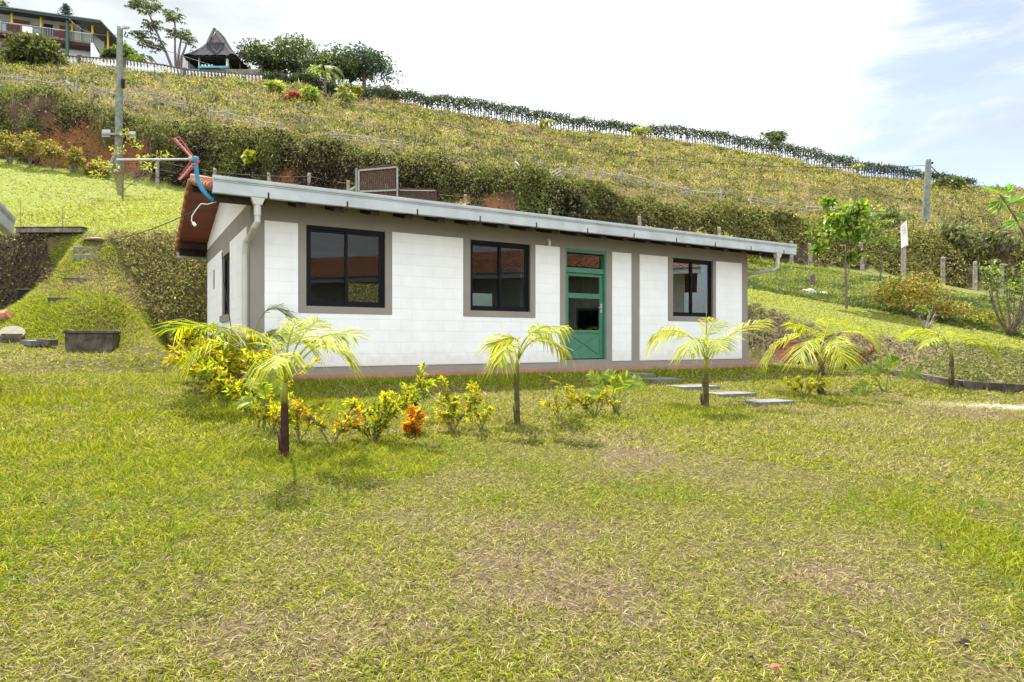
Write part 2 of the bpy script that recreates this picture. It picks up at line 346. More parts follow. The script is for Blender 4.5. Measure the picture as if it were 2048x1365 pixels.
# lawn dryness: 0 lush green, 1 dry straw; eave shade by the wall painted in
def gauss(x, y, p, rx, ry): return np.exp(-((x-p[0])/rx)**2-((y-p[1])/ry)**2)
def dryness_shade(x, y):
    d = .475+.60*(fbm(x, y, 1.3, 31, 4)-.5)+.35*(fbm(x, y, .35, 36, 2)-.5)
    for px, py, rx, ry, w in ((1300,1130,1.1,1.0,.30),(1500,930,1.6,1.2,.28),(1700,840,1.8,1.2,.18),(1150,1300,.8,.5,.15),(300,1300,1.0,.5,.1),(920,790,1.2,.5,.3),(1300,800,1.6,.6,.15),(1750,1150,.6,.6,.2),
                             (1985,1080,.5,1.6,-.55),(250,800,3.0,2.2,-.22),(620,925,1.6,.7,-.30),(850,900,1.2,.5,-.28),(1410,830,.8,.5,-.4),(1650,800,.8,.4,-.3),(100,960,1.6,1.2,-.25),(1235,840,.8,.4,-.3),(1960,830,.9,.5,.5)):
        p = atlawn(px, py); d = d+w*gauss(x, y, p, rx, ry)
    v = (x-P0[0])*.5108-(y-P0[1])*.8598
    u = (x-P0[0])*DU[0]+(y-P0[1])*DU[1]; d = d-.4*np.exp(-((v-.7)/.5)**2)*sstep(-.8, .3, u)*sstep(12.5, 11.3, u)  # eave shade on the grass, painted as a greener, darker strip
    return np.clip(d, 0, 1)
def barered(x, y):
    """red-earth scars on the dark bank"""
    r = 0
    for px, Y, rx, ry in ((120,33.0,2.0,.9),(200,33.5,1.7,1.0),(262,33.7,.7,.8),(560,33.0,1.5,.5),(692,32.6,.9,.6),(940,32.,1.6,.5),(1010,31.8,.8,.4)):
        p = gp(px, Y); r = r+gauss(x, y, p, rx, ry)
    return np.clip(r*1.35-1.9*np.abs(fbm(x, y, .9, 77, 4)-.35), 0, 1)
def ground_color(x, y):
    Z = bilz(x, y); n = fbm(x, y, 2.2, 41, 4); n2 = fbm(x, y, .5, 45, 3); d = dryness_shade(x, y)
    c = np.zeros(x.shape+(3,))
    lawn = lerp((.055,.058,.015), (.105,.078,.045), np.clip(d*1.1-.1, 0, 1))
    lawn = lerp(lawn, np.array((.100,.068,.050)), sstep(.60, .88, d+.5*(n2-.5))*.85)
    lawn = lerp(lawn, np.array((.40,.34,.28)), gauss(x, y, atlawn(2030,815), 1.3, .35)*.9)
    upper = lerp((.15,.19,.035), (.19,.20,.055), n)
    bank = lerp((.08,.065,.03), (.19,.15,.08), n2)
    right = (x > 5)
    bank = np.where(right[..., None], lerp((.15,.12,.08), (.13,.15,.045), sstep(.35,.65,n)), bank)
    bank = np.where(is_ramp(x, y)[..., None], lawn*1.05, bank)
    cover = lerp((.07,.10,.025), (.16,.17,.05), n)
    dark = lerp((.030,.020,.015), (.105,.066,.042), n2)
    dark = lerp(dark, np.array((.20,.085,.035)), barered(x, y))
    hill = lerp((.075,.075,.025), (.15,.115,.05), sstep(.25, .75, n))
    i_ = np.clip(((x-GX0)/GS+.5).astype(int), 0, NX-1); j_ = np.clip(((y-GY0)/GS+.5).astype(int), 0, NY-1); upper = np.where(BANK1[j_, i_][..., None], bank, upper)
    for k, cc in enumerate((lawn, bank, upper, cover, dark, hill, hill)): c[Z == k] = cc[Z == k]
    return c
def bilz(x, y):
    i = np.clip(((x-GX0)/GS+.5).astype(int), 0, NX-1); j = np.clip(((y-GY0)/GS+.5).astype(int), 0, NY-1); return ZN[j, i]

def build_terrain():
    na, nr = 620, 460
    ang = np.linspace(rad(-88), rad(88), na); rr = 1.2*np.exp(np.linspace(0, math.log(190/1.2), nr))
    A, R = np.meshgrid(ang, rr); X = R*np.sin(A); Y = R*np.cos(A)-3.0
    Z = gz(X, Y); c = ground_color(X, Y)
    V = np.stack([X, Y, Z], -1).reshape(-1, 3); idx = np.arange(na*nr).reshape(nr, na)
    Q = np.stack([idx[:-1,:-1], idx[:-1,1:], idx[1:,1:], idx[1:,:-1]], -1).reshape(-1, 4)
    m = MB(); m.add(V, Q, c.reshape(-1, 3))
    # apron closing the sheet under and behind the camera
    g = 40; gx, gy = np.meshgrid(np.linspace(-40, 40, g), np.linspace(-30, -2.95, 16)); z2 = lawnz(gx, np.maximum(gy, -12))*1.0
    z2 = np.where(True, z2, z2)-.01; k = np.arange(g*16).reshape(16, g)
    m.add(np.stack([gx, gy, z2], -1).reshape(-1, 3), np.stack([k[:-1,:-1], k[:-1,1:], k[1:,1:], k[1:,:-1]], -1).reshape(-1, 4), ground_color(gx, gy).reshape(-1, 3))
    o = m.build('ground', M_GROUND, smooth=True); tag(o, 'grassy ground with lawn, cut banks and hillside', 'ground', kind='structure')
build_terrain()
# ------------------------------------------------------------------ vegetation primitives
def unit(v): return v/(np.linalg.norm(v, axis=-1, keepdims=True)+1e-9)
def blades(mb, P, D, Ln, W, col, sag=.0, twist=None):
    """pointed blades: base edge + tip; one triangle each"""
    n = len(P); S = unit(np.cross(D, RNG.normal(size=(n, 3)) if twist is None else twist))
    Ln = np.broadcast_to(Ln, n)[:, None]; W = np.broadcast_to(W, n)[:, None]
    T = P+D*Ln; T[:, 2] -= sag*Ln[:, 0]
    V = np.stack([P-S*W/2, P+S*W/2, T], 1).reshape(-1, 3); mb.add(V, np.arange(3*n).reshape(n, 3), np.repeat(col, 3, 0))
def lances(mb, P, D, Ln, W, col, U=None, fold=.18, sag=.15):
    """lance-shaped folded leaves: base, left, right, tip"""
    n = len(P); U = RNG.normal(size=(n, 3)) if U is None else U
    S = unit(np.cross(D, U)); N = unit(np.cross(S, D)); Ln = np.broadcast_to(Ln, n)[:, None]; W = np.broadcast_to(W, n)[:, None]
    Mm = P+D*Ln*.5; T = P+D*Ln; T[:, 2] -= sag*Ln[:, 0]
    V = np.stack([P, Mm-S*W/2+N*W*fold, T, Mm+S*W/2+N*W*fold], 1).reshape(-1, 3); i = np.arange(n)[:, None]*4
    mb.add(V, np.concatenate([i+[0, 2, 1], i+[0, 3, 2]]), np.repeat(col, 4, 0))
def strips(mb, P, D, Ln, W, col, arch=.2):
    """narrow arching grass blades: base pair, middle pair, tip"""
    n = len(P); S = unit(np.cross(D, RNG.normal(size=(n, 3)))); Ln = np.broadcast_to(Ln, n)[:, None]; W = np.broadcast_to(W, n)[:, None]
    H_ = D.copy(); H_[:, 2] = 0; H_ = unit(H_+1e-6); M1 = P+D*Ln*.5; T = M1+unit(D+H_*arch*2-[0,0,arch])*Ln*.5; T[:, 2] = np.maximum(T[:, 2], P[:, 2]+.002)
    V = np.stack([P-S*W*.5, P+S*W*.5, M1+S*W*.42, M1-S*W*.42, T], 1).reshape(-1, 3); i = np.arange(n)[:, None]*5
    c = np.stack([col*.85, col*.85, col, col, col*1.1], 1).reshape(-1, 3); mb.add(V, [i+[0,1,2,3], i+[3,2,4]], np.clip(c, 0, .9))
def cvar(base, n, v=.2, hue=.08):
    base = np.broadcast_to(np.asarray(base, float), (n, 3)); k = 1+v*RNG.normal(size=(n, 1)); h = 1+hue*RNG.normal(size=(n, 3))
    return np.clip(base*k*h, .003, .9)
def pick(cols, n, w=None): return np.asarray(cols, float)[RNG.choice(len(cols), n, p=w)]
def rdir(n, up=0., spread=1.):
    d = RNG.normal(size=(n, 3))*spread; d[:, 2] += up; return unit(d)
def foliage(mb, C, R, n, size, cols, up=.3, asp=.5, shell=.55, v=.25):
    """leaf-sized lances through an ellipsoid"""
    d = rdir(n); r = shell+(1-shell)*RNG.random((n, 1)); r = np.where(RNG.random((n, 1)) < .25, RNG.random((n, 1)), r)
    P = np.asarray(C)+d*r*np.asarray(R); L_ = size*(.6+.8*RNG.random(n))
    lances(mb, P, unit(d*.6+rdir(n, up)), L_, L_*asp, cvar(pick(cols, n), n, v), sag=.2)
def clump_crown(mb, C, R, nclump, per, size, cols, rc=.38, up=.3, asp=.5, flat=1.):
    """crown = many uneven clumps with gaps"""
    R = np.asarray(R, float)
    for k in range(nclump):
        d = rdir(1)[0]; d[2] = abs(d[2])*1.1-.35 if flat else d[2]
        c = np.asarray(C)+d*R*(.45+.5*random.random()); s = rc*(.6+.8*random.random())
        shade = .75+.5*random.random()
        foliage(mb, c, R.mean()*s*np.array([1.1, 1.1, .75]), int(per*(.6+.8*random.random())), size, np.asarray(cols)*shade, up, asp)

def bez(a, c, b, n):
    t = np.linspace(0, 1, n)[:, None]; a, c, b = map(np.asarray, (a, c, b)); return a*(1-t)**2+2*c*t*(1-t)+b*t*t
YG = [(.48,.46,.035),(.34,.39,.03),(.52,.48,.06),(.22,.30,.03),(.30,.36,.03)]
PG = [(.16,.24,.04),(.12,.20,.035),(.22,.28,.05)]
def frond(name, parent, a, c, b, ll, n=34, w=.02, cols=YG, start=.38, droop=.55, brown=.12, rw=.012, v=.5, rcol=(.33,.36,.07), face=None, hang=.22):
    """one pinnate palm leaf: rachis a->c->b with two ranks of drooping leaflets"""
    R = bez(a, c, b, 40); mb = MB(); mb.tube(R[::2], np.linspace(rw, rw*.25, 20), 6, rcol)
    t = np.linspace(start, .995, n); i = t*39; k = np.minimum(i.astype(int), 38); f = (i-k)[:, None]
    Pp = R[k]*(1-f)+R[k+1]*f; D = unit(R[k+1]-R[k]); up = np.array([0, 0, 1.]); S = unit(np.cross(D, up)+1e-6)
    if face is not None: S = unit(np.cross(D, np.asarray(face, float)))
    for s in (-1, 1):
        m = n; env = np.sin(np.clip((t-start)/(1-start), 0, 1)*math.pi*.82+.45)**.8
        ang = .55+.55*(1-t)[:, None]+.08*RNG.normal(size=(m, 1))
        dn = np.array([0,0,-1.])-D*(D@np.array([0,0,-1.]))[:, None]
        d = unit(D*np.cos(ang)+(s*S*.8+dn*(hang if s > 0 else -.30))*np.sin(ang)*1.15+.08*RNG.normal(size=(m, 3)))
        Ln = ll*env*(.85+.3*RNG.random(m)); wd = w*(.8+.4*RNG.random(m))
        N = unit(np.cross(d, D)); sd = unit(np.cross(d, N)); Ls = Ln[:, None]; Ws = wd[:, None]
        p1 = Pp+d*Ls*.5-np.array([0,0,1.])*Ls*droop*.13; p2 = Pp+d*Ls*(1-.2*droop)-np.array([0,0,1.])*Ls*droop*.55
        V = np.stack([Pp-sd*Ws*.35, Pp+sd*Ws*.35, p1+sd*Ws*.5, p1-sd*Ws*.5, p2], 1)
        col = cvar(pick(cols, m), m, .16, .05); tipc = np.where(RNG.random((m, 1)) < brown, np.array([[.30,.17,.07]]), col*1.05)
        cc = np.stack([col*.9, col*.9, col, col, tipc], 1).reshape(-1, 3); j = np.arange(m)[:, None]*5
        mb.add(V.reshape(-1, 3), [j+[0,1,2,3], j+[3,2,4]], cc)
    return mb.build(name, M_PALM, parent)

def leaf_tree(name, label, cat, base, trunk, crowns, cols, lsize, rt=.05, group=None, mat_leaf=None, asp=.5, up=.3, extra=None):
    """trunk = list of polylines (world pts rel. to base), crowns = [(centre, radii, nclump, per)]"""
    T = thing(name, label, cat, base, 0, group); mb = MB()
    for pl, r0, r1 in trunk: mb.tube([np.array(p) for p in pl], np.linspace(r0, r1, len(pl)), 7, (1,1,1))
    mb.build('trunk', M_BARK, T); mb = MB()
    for c, R, nc, per in crowns: clump_crown(mb, c, R, nc, per, lsize, cols, up=up, asp=asp)
    mb.build('crown', mat_leaf or M_LEAF, T); return T
def branchy(base_r, h, n, spread, lean=(0,0)):
    """trunk with n limbs, returns polylines and limb tips"""
    out = []; tips = []; top = np.array([lean[0], lean[1], h]); mid = top*.5+RNG.normal(size=3)*h*.03
    out.append(([np.zeros(3), mid*.6, mid, top*.8, top], base_r, base_r*.35))
    for k in range(n):
        t = .35+.6*k/max(n-1, 1); p = top*t; a = k*2.4+random.random(); d = np.array([math.cos(a), math.sin(a), .7+.4*random.random()])*spread*(1.1-.4*t)
        out.append(([p, p+d*.45+[0,0,.05*h], p+d], base_r*.45, base_r*.12)); tips.append(p+d)
    tips.append(top); return out, tips

# ------------------------------------------------------------------ grass and ground cover (nobody could count it)
def scatter_polar(n, r0, r1, a0, a1, power):
    """random ground points, denser near the camera side"""
    u = RNG.random(n); a = a0+(a1-a0)*RNG.random(n)
    e = 1-power
    r = (r0**e+(r1**e-r0**e)*u)**(1/e) if abs(e) > 1e-6 else r0*(r1/r0)**u
    return r*np.sin(a), r*np.cos(a)
def house_mask(x, y, m=.05):
    u = (x-P0[0])*DU[0]+(y-P0[1])*DU[1]; s = (x-P0[0])*DS[0]+(y-P0[1])*DS[1]
    return (u > -m-.05) & (u < 11.3+m) & (s > -.2-m) & (s < 6.1+m)
PAVERS = []
def scatter_mask(mask, n):
    """n random points on the masked ground, even over the true (sloping) surface, thinning with distance"""
    gy, gx = np.gradient(ZG, GS); w = np.sqrt(1+gx**2+gy**2)/np.maximum(_X**2+_Y**2, 4.); px = CX+F*_X/np.maximum(_Y, 1.)
    w = np.where(mask & (_Y > 1) & (px > -120) & (px < 2170), w, 0).ravel(); k = RNG.choice(w.size, n, p=w/w.sum())
    x = _X.ravel()[k]+(RNG.random(n)-.5)*GS; y = _Y.ravel()[k]+(RNG.random(n)-.5)*GS
    return x, y
def lawn():
    mb = MB(); A = rad(44)
    # near and middle lawn
    for n, r0, r1, l0, w0 in ((600000, 1.9, 6.5, .042, .0038), (420000, 6.5, 13., .058, .0075), (210000, 13., 24., .08, .012), (150000, 24., 43., .12, .020)):
        A2 = rad(60) if r0 < 6 else rad(54) if r0 < 12 else rad(46); x, y = scatter_polar(n, r0, r1, -A2, A2, .55 if r0 < 6 else .3)
        Z = bilz(x, y); mx = CX+F*x/np.maximum(y, 3)
        ramp = (Z == 1) & is_ramp(x, y)
        ok = ((Z == 0) | ramp | (Z == 2)) & ~house_mask(x, y)
        d = dryness_shade(x, y); d = np.where(Z == 2, .40+.3*(fbm(x, y, 1.5, 51, 3)-.5), d)
        ok &= RNG.random(n) > .45*sstep(.62, .95, d)
        cl = fbm(x, y, .16 if r0 < 6 else .26, 47, 3); ok &= (RNG.random(n) < .50+.50*sstep(.34, .56, cl+.35*(.5-d))) | (Z != 0)
        ok &= RNG.random(n) > .93*np.exp(-((x-atlawn(2030,815)[0])/1.3)**2-((y-atlawn(2030,815)[1])/.3)**2)
        for (cx, cy, hw, hd) in PAVERS:
            uu = (x-cx)*DU[0]+(y-cy)*DU[1]; ss = (x-cx)*DS[0]+(y-cy)*DS[1]; ok &= ~((abs(uu) < hw*.93) & (abs(ss) < hd*.93))
        x, y, d = x[ok], y[ok], d[ok]; m = len(x); z = gz(x, y)
        dd = np.clip(d+.33*RNG.normal(size=m), 0, 1)
        g = lerp((.115,.140,.010), (.46,.48,.045), RNG.random(m)**1.35); s_ = lerp((.30,.24,.11), (.52,.46,.25), RNG.random(m)**1.5); dk = np.array([[.10,.08,.045]])
        c = np.where((dd < .70)[:, None], g, s_); c = np.where((RNG.random(m) < .06+.10*d)[:, None], dk, c); c = cvar(c, m, .18, .05)
        lush = sstep(.35, .05, d); D = rdir(m, .55+.7*lush.mean(), 1.); D[:, 2] = np.abs(D[:, 2])*(.35+.55*lush)+.08; D = unit(D)
        Ln = l0*(.55+.9*RNG.random(m))*(1+.5*lush); W = w0*(.7+.7*RNG.random(m))
        P = np.stack([x, y, z-.003], 1)
        tw = None; strips(mb, P, D, Ln, W, c) if r0 < 6 else blades(mb, P, D, Ln, W*1.2, c)
    # the steep grass ramp on the left
    n = 70000; x, y = scatter_mask((ZN == 1) & is_ramp(_X, _Y), n); z = gz(x, y); f = fbm(x, y, .9, 55, 4)+.12*RNG.normal(size=n)
    c = np.where((f < .52)[:, None], lerp((.14,.19,.02), (.40,.44,.05), RNG.random(n)), lerp((.22,.17,.07), (.46,.40,.18), RNG.random(n))); keep = RNG.random(n) < .5+.5*(f < .6)
    P = np.stack([x, y, z-.005], 1)[keep]; n = keep.sum(); D = rdir(n, .5); D[:, 1] -= .5; blades(mb, P, unit(D), .06+.07*RNG.random(n), .009+.006*RNG.random(n), cvar(c[keep], n, .2), sag=.2)
    # taller tufts scattered over the lush parts
    n = 2600; x, y = scatter_polar(n, 2.2, 15, -A, A, .4); ok = (bilz(x, y) == 0) & (dryness_shade(x, y) < .42) & ~house_mask(x, y, .1); x, y = x[ok], y[ok]
    for k in range(len(x)):
        m = 9; P = np.stack([x[k]+.025*RNG.normal(size=m), y[k]+.025*RNG.normal(size=m), np.full(m, gz(x[k], y[k]))], 1)
        blades(mb, P, rdir(m, 1.1, .7), .07+.05*RNG.random(m), .008, cvar((.17,.24,.03), m, .25), sag=.1)
    tag(mb.build('lawn_grass', M_GRASS), 'short green and straw-coloured lawn grass around the white cottage', 'grass', kind='stuff')
def hillside():
    mb = MB(); A = rad(44)
    n = 430000; x, y = scatter_polar(n, 31, 125, -A, A, .25); Z = bilz(x, y); ok = (Z == 5) | ((Z == 6) & (y < 98)); x, y = x[ok], y[ok]; m = len(x); z = gz(x, y)
    nn = fbm(x, y, 3.2, 61, 4)+.9*(fbm(x, y, 1.0, 68, 3)-.5); fine = fbm(x, y, .8, 65, 3)
    hgt = (.08+.50*np.clip(fine-.40, 0, 1))*(1+.012*y)
    gA = lerp((.12,.135,.022), (.33,.33,.05), RNG.random(m)); gB = lerp((.20,.165,.065), (.38,.32,.16), RNG.random(m)); gC = lerp((.045,.055,.018), (.09,.095,.03), RNG.random(m)); gD = np.array([[.27,.17,.11]])
    dry = np.clip(nn+.16*RNG.normal(size=m), 0, 1)
    rd = gauss(x, y, hit(1000, 262), 5, 5)+gauss(x, y, hit(1090, 285), 4, 5)+gauss(x, y, hit(1630, 370), 5, 4)*.5+gauss(x, y, hit(740, 200), 4, 3)
    c = np.where((dry > .60)[:, None], gB, gA); c = np.where((dry < .34)[:, None], gC, c); c = np.where((RNG.random(m) < .04+.42*np.clip(rd, 0, 1))[:, None], gD, c)
    c = c*(.50+.72*sstep(.36, .62, fine))[:, None]; P = np.stack([x, y, z-.03], 1); W = .014+.00125*y
    half = RNG.random(m) < .35
    blades(mb, P[half], rdir(half.sum(), 1.1, .7), hgt[half]*(.9+RNG.random(half.sum())), W[half], cvar(c[half], half.sum(), .2))
    q = ~half; P[q, 2] += hgt[q]*RNG.random(q.sum()); lances(mb, P[q], rdir(q.sum(), .3), W[q]*2.4, W[q]*1.1, cvar(c[q], q.sum(), .25))
    # small bushes on the slope
    n = 2200; x, y = scatter_polar(n, 34, 110, -A, A, .2); ok = bilz(x, y) == 5; x, y = x[ok], y[ok]
    pal = [(.10,.125,.03),(.18,.20,.05),(.06,.075,.03),(.26,.23,.09),(.19,.12,.07),(.25,.28,.05)]
    for k in range(len(x)):
        s = (.16+.34*random.random()**3)*(1+.008*y[k]); cc = pal[RNG.choice(6, p=[.27,.22,.23,.12,.06,.10])]
        foliage(mb, (x[k], y[k], gz(x[k], y[k])+s*.3), (s, s, s*.7), 34, .10*(1+.009*y[k]), [cc], .5)
    tag(mb.build('hillside_vegetation', M_GRASS), 'rough grass and low scrub covering the hillside', 'hillside grass', kind='stuff')
def undergrowth():
    A = rad(44); mb = MB()
    n = 210000; x, y = scatter_mask((ZN == 4) | ((ZN == 5) & (_Y < lineY(PL_E, CX+F*_X/np.maximum(_Y, 3))+1.5)), n); Z = bilz(x, y); rr = barered(x, y); pt = fbm(x, y, 1.7, 87, 4); mxx = CX+F*x/y; top = sstep(2.2, .2, lineY(PL_E, mxx)-y)
    ok = (Z == 4) & (RNG.random(n) > rr*.88) & (RNG.random(n) < .05+.95*sstep(.46, .60, pt+.20*top))
    # fringe spilling over the top edge of the bank
    ok |= (Z == 5) & (y < lineY(PL_E, CX+F*x/y)+1.1) & (RNG.random(n) < .5)
    x, y = x[ok], y[ok]; m = len(x); z = gz(x, y); f = fbm(x, y, 1.1, 81, 3); g = fbm(x, y, 3.5, 85, 3); k = sstep(.4, .62, f)
    right = sstep(1150, 1500, CX+F*x/y)
    c = lerp((.022,.016,.017), (.085,.10,.03), k); c = lerp(c, np.array((.22,.19,.07)), (RNG.random(m) < .08+.20*right)*.9); c = lerp(c, np.array((.14,.075,.055)), (RNG.random(m) < .13)*.8); c = lerp(c, np.array((.16,.20,.045)), (RNG.random(m) < .12+.5*sstep(.62, .8, g))*.8)
    c = lerp(c, lerp((.15,.17,.045), (.34,.29,.09), RNG.random(m)), right*(RNG.random(m) < .68)*.85); c = lerp(c, lerp((.16,.19,.04), (.30,.30,.08), RNG.random(m)), (RNG.random(m) < .5*sstep(1.0, .0, lineY(PL_E, CX+F*x/y)-y))*.8)
    bul = .10+(.9-.5*right)*sstep(.38, .7, fbm(x, y, 1.1, 88, 3))+.25*sstep(.9, 0, lineY(PL_E, CX+F*x/y)-y); P = np.stack([x, y, z+.32*RNG.random(m)*bul], 1); P[:, 1] -= .7*RNG.random(m)*bul
    lances(mb, P, rdir(m, .1), .08+.13*RNG.random(m), .04+.06*RNG.random(m), cvar(c, m, .3), sag=.4)
    tag(mb.build('bank_undergrowth', M_DRYLEAF), 'dark tangled undergrowth on the steep bank behind the fence', 'undergrowth', kind='stuff')
    # first cut bank (left and behind) and right slope
    mb = MB(); n = 150000; x, y = scatter_mask(BANK1, n); mx = CX+F*x/y
    ramp = is_ramp(x, y)
    ok = ~ramp & ~house_mask(x, y, .15); x, y = x[ok], y[ok]; mx = mx[ok]; m = len(x); z = gz(x, y); f = fbm(x, y, .8, 91, 3)
    left = x < 5
    cl = np.where((mx < 130)[:, None], lerp((.05,.035,.03), (.13,.09,.065), RNG.random(m)), lerp((.15,.12,.05), (.46,.38,.17), RNG.random(m)))
    gm = RNG.random(m) < np.where(mx < 130, .10, .32+.3*(f-.4)); cl = np.where(gm[:, None], lerp((.17,.20,.035), (.42,.44,.08), RNG.random(m)), cl)
    greenR = sstep(1620, 1900, mx+260*(f-.5)+60*RNG.normal(size=m)); cr = lerp(lerp((.15,.11,.08), (.34,.25,.17), RNG.random(m)), lerp((.13,.17,.035), (.26,.28,.07), RNG.random(m)), greenR*.85)
    c = np.where(left[:, None], cl, cr); P = np.stack([x, y, z-.01], 1); off = np.where(left, .12, .02)*RNG.random(m); P[:, 1] -= off; P[:, 2] += off*.8
    keep = left | (RNG.random(m) < .55+.45*greenR)
    lances(mb, P[keep], rdir(keep.sum(), -.1), .05+.06*RNG.random(keep.sum()), .02+.025*RNG.random(keep.sum()), cvar(c[keep], keep.sum(), .25), sag=.3)
    tag(mb.build('cut_bank_plants', M_DRYLEAF), 'leafy creepers and dry stems covering the cut bank beside and behind the cottage', 'bank plants', kind='stuff')
    # ground cover on the right slope + bright rim
    mb = MB(); n = 110000; x, y = scatter_polar(n, 18, 33, rad(14), A, 0.); Z = bilz(x, y); ok = Z == 3; x, y = x[ok], y[ok]; m = len(x); z = gz(x, y); f = fbm(x, y, 1.0, 95, 3)
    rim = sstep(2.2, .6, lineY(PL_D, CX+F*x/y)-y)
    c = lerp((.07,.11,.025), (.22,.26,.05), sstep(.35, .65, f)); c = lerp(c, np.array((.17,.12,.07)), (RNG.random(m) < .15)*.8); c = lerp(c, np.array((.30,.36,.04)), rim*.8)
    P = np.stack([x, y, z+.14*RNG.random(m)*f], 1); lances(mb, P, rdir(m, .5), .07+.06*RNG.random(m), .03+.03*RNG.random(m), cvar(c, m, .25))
    tag(mb.build('slope_ground_cover', M_LEAF), 'low leafy ground cover on the slope right of the cottage', 'ground cover', kind='stuff')
# ------------------------------------------------------------------ cottage
def U(px, v=0.):
    """distance along the facade (plane v metres in front) seen at column px"""
    r = (px-CX)/F; x0 = P0[0]+.5108*v; y0 = P0[1]-.8598*v; return (r*y0-x0)/(.8598-.5108*r)
HOUSE = thing('cottage', 'single-storey white block cottage with taupe trim and green door', 'house', (P0[0], P0[1], 0), HANG)
LU, DEP, ZT, ZB = 11.21, 6.0, 2.18, -.36
EAVE, PITCH = .6, math.radians(13.3); RZ = 2.10+(DEP/2+EAVE)*math.tan(PITCH)   # soffit ridge
TP = math.tan(PITCH)
def soff(s): return 2.10+(min(s, DEP-s)+EAVE)*TP
WIN = [(612,770),(940,1060),(1345,1425)]; WZ0, WZ1 = .57, 1.86
D0, D1, DZ0, DZ1 = U(1131), U(1213), -.36, 1.86
def rects_minus(u0, u1, z0, z1, holes):
    """vertical strips around holes"""
    cuts = sorted({u0, u1, *[h[0] for h in holes], *[h[1] for h in holes]}); out = []
    for a, b in zip(cuts[:-1], cuts[1:]):
        hs = sorted([(h[2], h[3]) for h in holes if h[0] < (a+b)/2 < h[1]]); z = z0
        for h0, h1 in hs:
            if h0 > z: out.append((a, b, z, h0))
            z = h1
        if z < z1: out.append((a, b, z, z1))
    return out
holes = [(U(a), U(b), WZ0, WZ1) for a, b in WIN]+[(D0, D1, DZ0, DZ1)]
# structural wall, taupe render (front, back, gables)
mb = MB()
for a, b, z0, z1 in rects_minus(0, LU, -.56, 2.20, holes): mb.box((a, 0, z0), (b, .14, z1))
back = [(3.2, 4.25, .92, 1.52), (7.3, 8.1, .9, 1.6)]
for a, b, z0, z1 in rects_minus(0, LU, -.56, 2.20, back): mb.box((a, DEP-.14, z0), (b, DEP, z1))
SW = (2.25, 3.25, .50, 1.65)      # side window, s range
VENT = (4.5, 4.75, 1.15, 1.5)
for x0, x1, hs in ((0, .14, [SW, VENT]), (LU-.14, LU, [])):
    for a, b, z0, z1 in rects_minus(.14, DEP-.14, -.56, 2.20, hs): mb.box((x0, a, z0), (x1, b, z1))
    zt = 2.20
    for (s0, s1) in ((0, DEP/2), (DEP/2, DEP)):
        V = [[x, s, z] for x in (x0, x1) for s, z in ((s0, zt), (s1, zt), (s1, max(soff(s1)-.004, zt+.001)), (s0, max(soff(s0)-.004, zt+.001)))]
        mb.add(V, [[0,1,2,3],[7,6,5,4],[0,4,5,1],[1,5,6,2],[2,6,7,3],[3,7,4,0]])
mb.build('wall', M_TAUPE, HOUSE)
# white blockwork panels, standing 12 mm proud
PZ0, PZ1 = -.40, 1.865
def panel(rects, side=None):
    m = MB()
    for r in rects:
        a, b, z0, z1 = r
        if side is None: m.box((a, -.012, z0), (b, .02, z1))
        else: m.box((-.012, a, z0), (.02, b, z1))
    return m.build('wall_panel', M_WHITE, HOUSE)
wz = .455   # lower edge of the window surrounds
x1 = [U(p) for p in (529, 596, 784, 925, 929, 1069, 1071, 1119)]
panel([(x1[0], x1[1], PZ0, PZ1), (x1[1], x1[2], PZ0, wz), (x1[2], U(926), PZ0, PZ1), (U(926), U(1070), PZ0, wz), (U(1070), x1[7], PZ0, PZ1)])
panel([(U(1224), U(1262), PZ0, PZ1)])
panel([(U(1279), U(1335), PZ0, PZ1), (U(1335), U(1431), PZ0, wz), (U(1431), U(1483), PZ0, PZ1)])
panel([(.30, SW[0]-.08, -.4, 1.80), (SW[0]-.08, SW[1]+.08, -.4, SW[2]-.12), (SW[1]+.08, VENT[0]-.03, -.4, 1.80), (VENT[0]-.03, VENT[1]+.03, -.4, VENT[2]-.03), (VENT[0]-.03, VENT[1]+.03, VENT[3]+.03, 1.80), (VENT[1]+.03, DEP-.12, -.4, 1.80)], 1)
# white gable triangle
m = MB(); zt = 2.02; V = [[x, s, z] for x in (-.012, .02) for s, z in ((.0, zt+.10), (DEP, zt+.10), (DEP, soff(DEP)-.02), (DEP/2, soff(DEP/2)-.02), (.0, soff(0)-.02))]
m.add(V, [np.array([[0,4,3,2,1],[5,6,7,8,9]]), np.array([[0,1,6,5],[1,2,7,6],[2,3,8,7],[3,4,9,8],[4,0,5,9]])])
tag(m.build('gable_panel', M_WHITE, HOUSE), 'plain white gable triangle above the taupe beam')
# plinth and terracotta slab
m = MB(); m.box((-.03, -.03, -.56), (LU+.03, 0.0, -.43)); m.box((-.03, 0, -.56), (0, DEP, -.43)); m.build('plinth', M_TAUPE, HOUSE)
m = MB(); m.box((-.25, -.22, -.66), (LU+.25, DEP+.1, -.505)); m.build('floor_slab', M_REDSLAB, HOUSE)
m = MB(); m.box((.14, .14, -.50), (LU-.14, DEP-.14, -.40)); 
m.box((4.9, .14, -.40), (5.0, DEP-.14, 2.2)); m.box((8.0, .14, -.40), (8.1, DEP-.14, 2.2)); m.build('interior', M_INT, HOUSE)
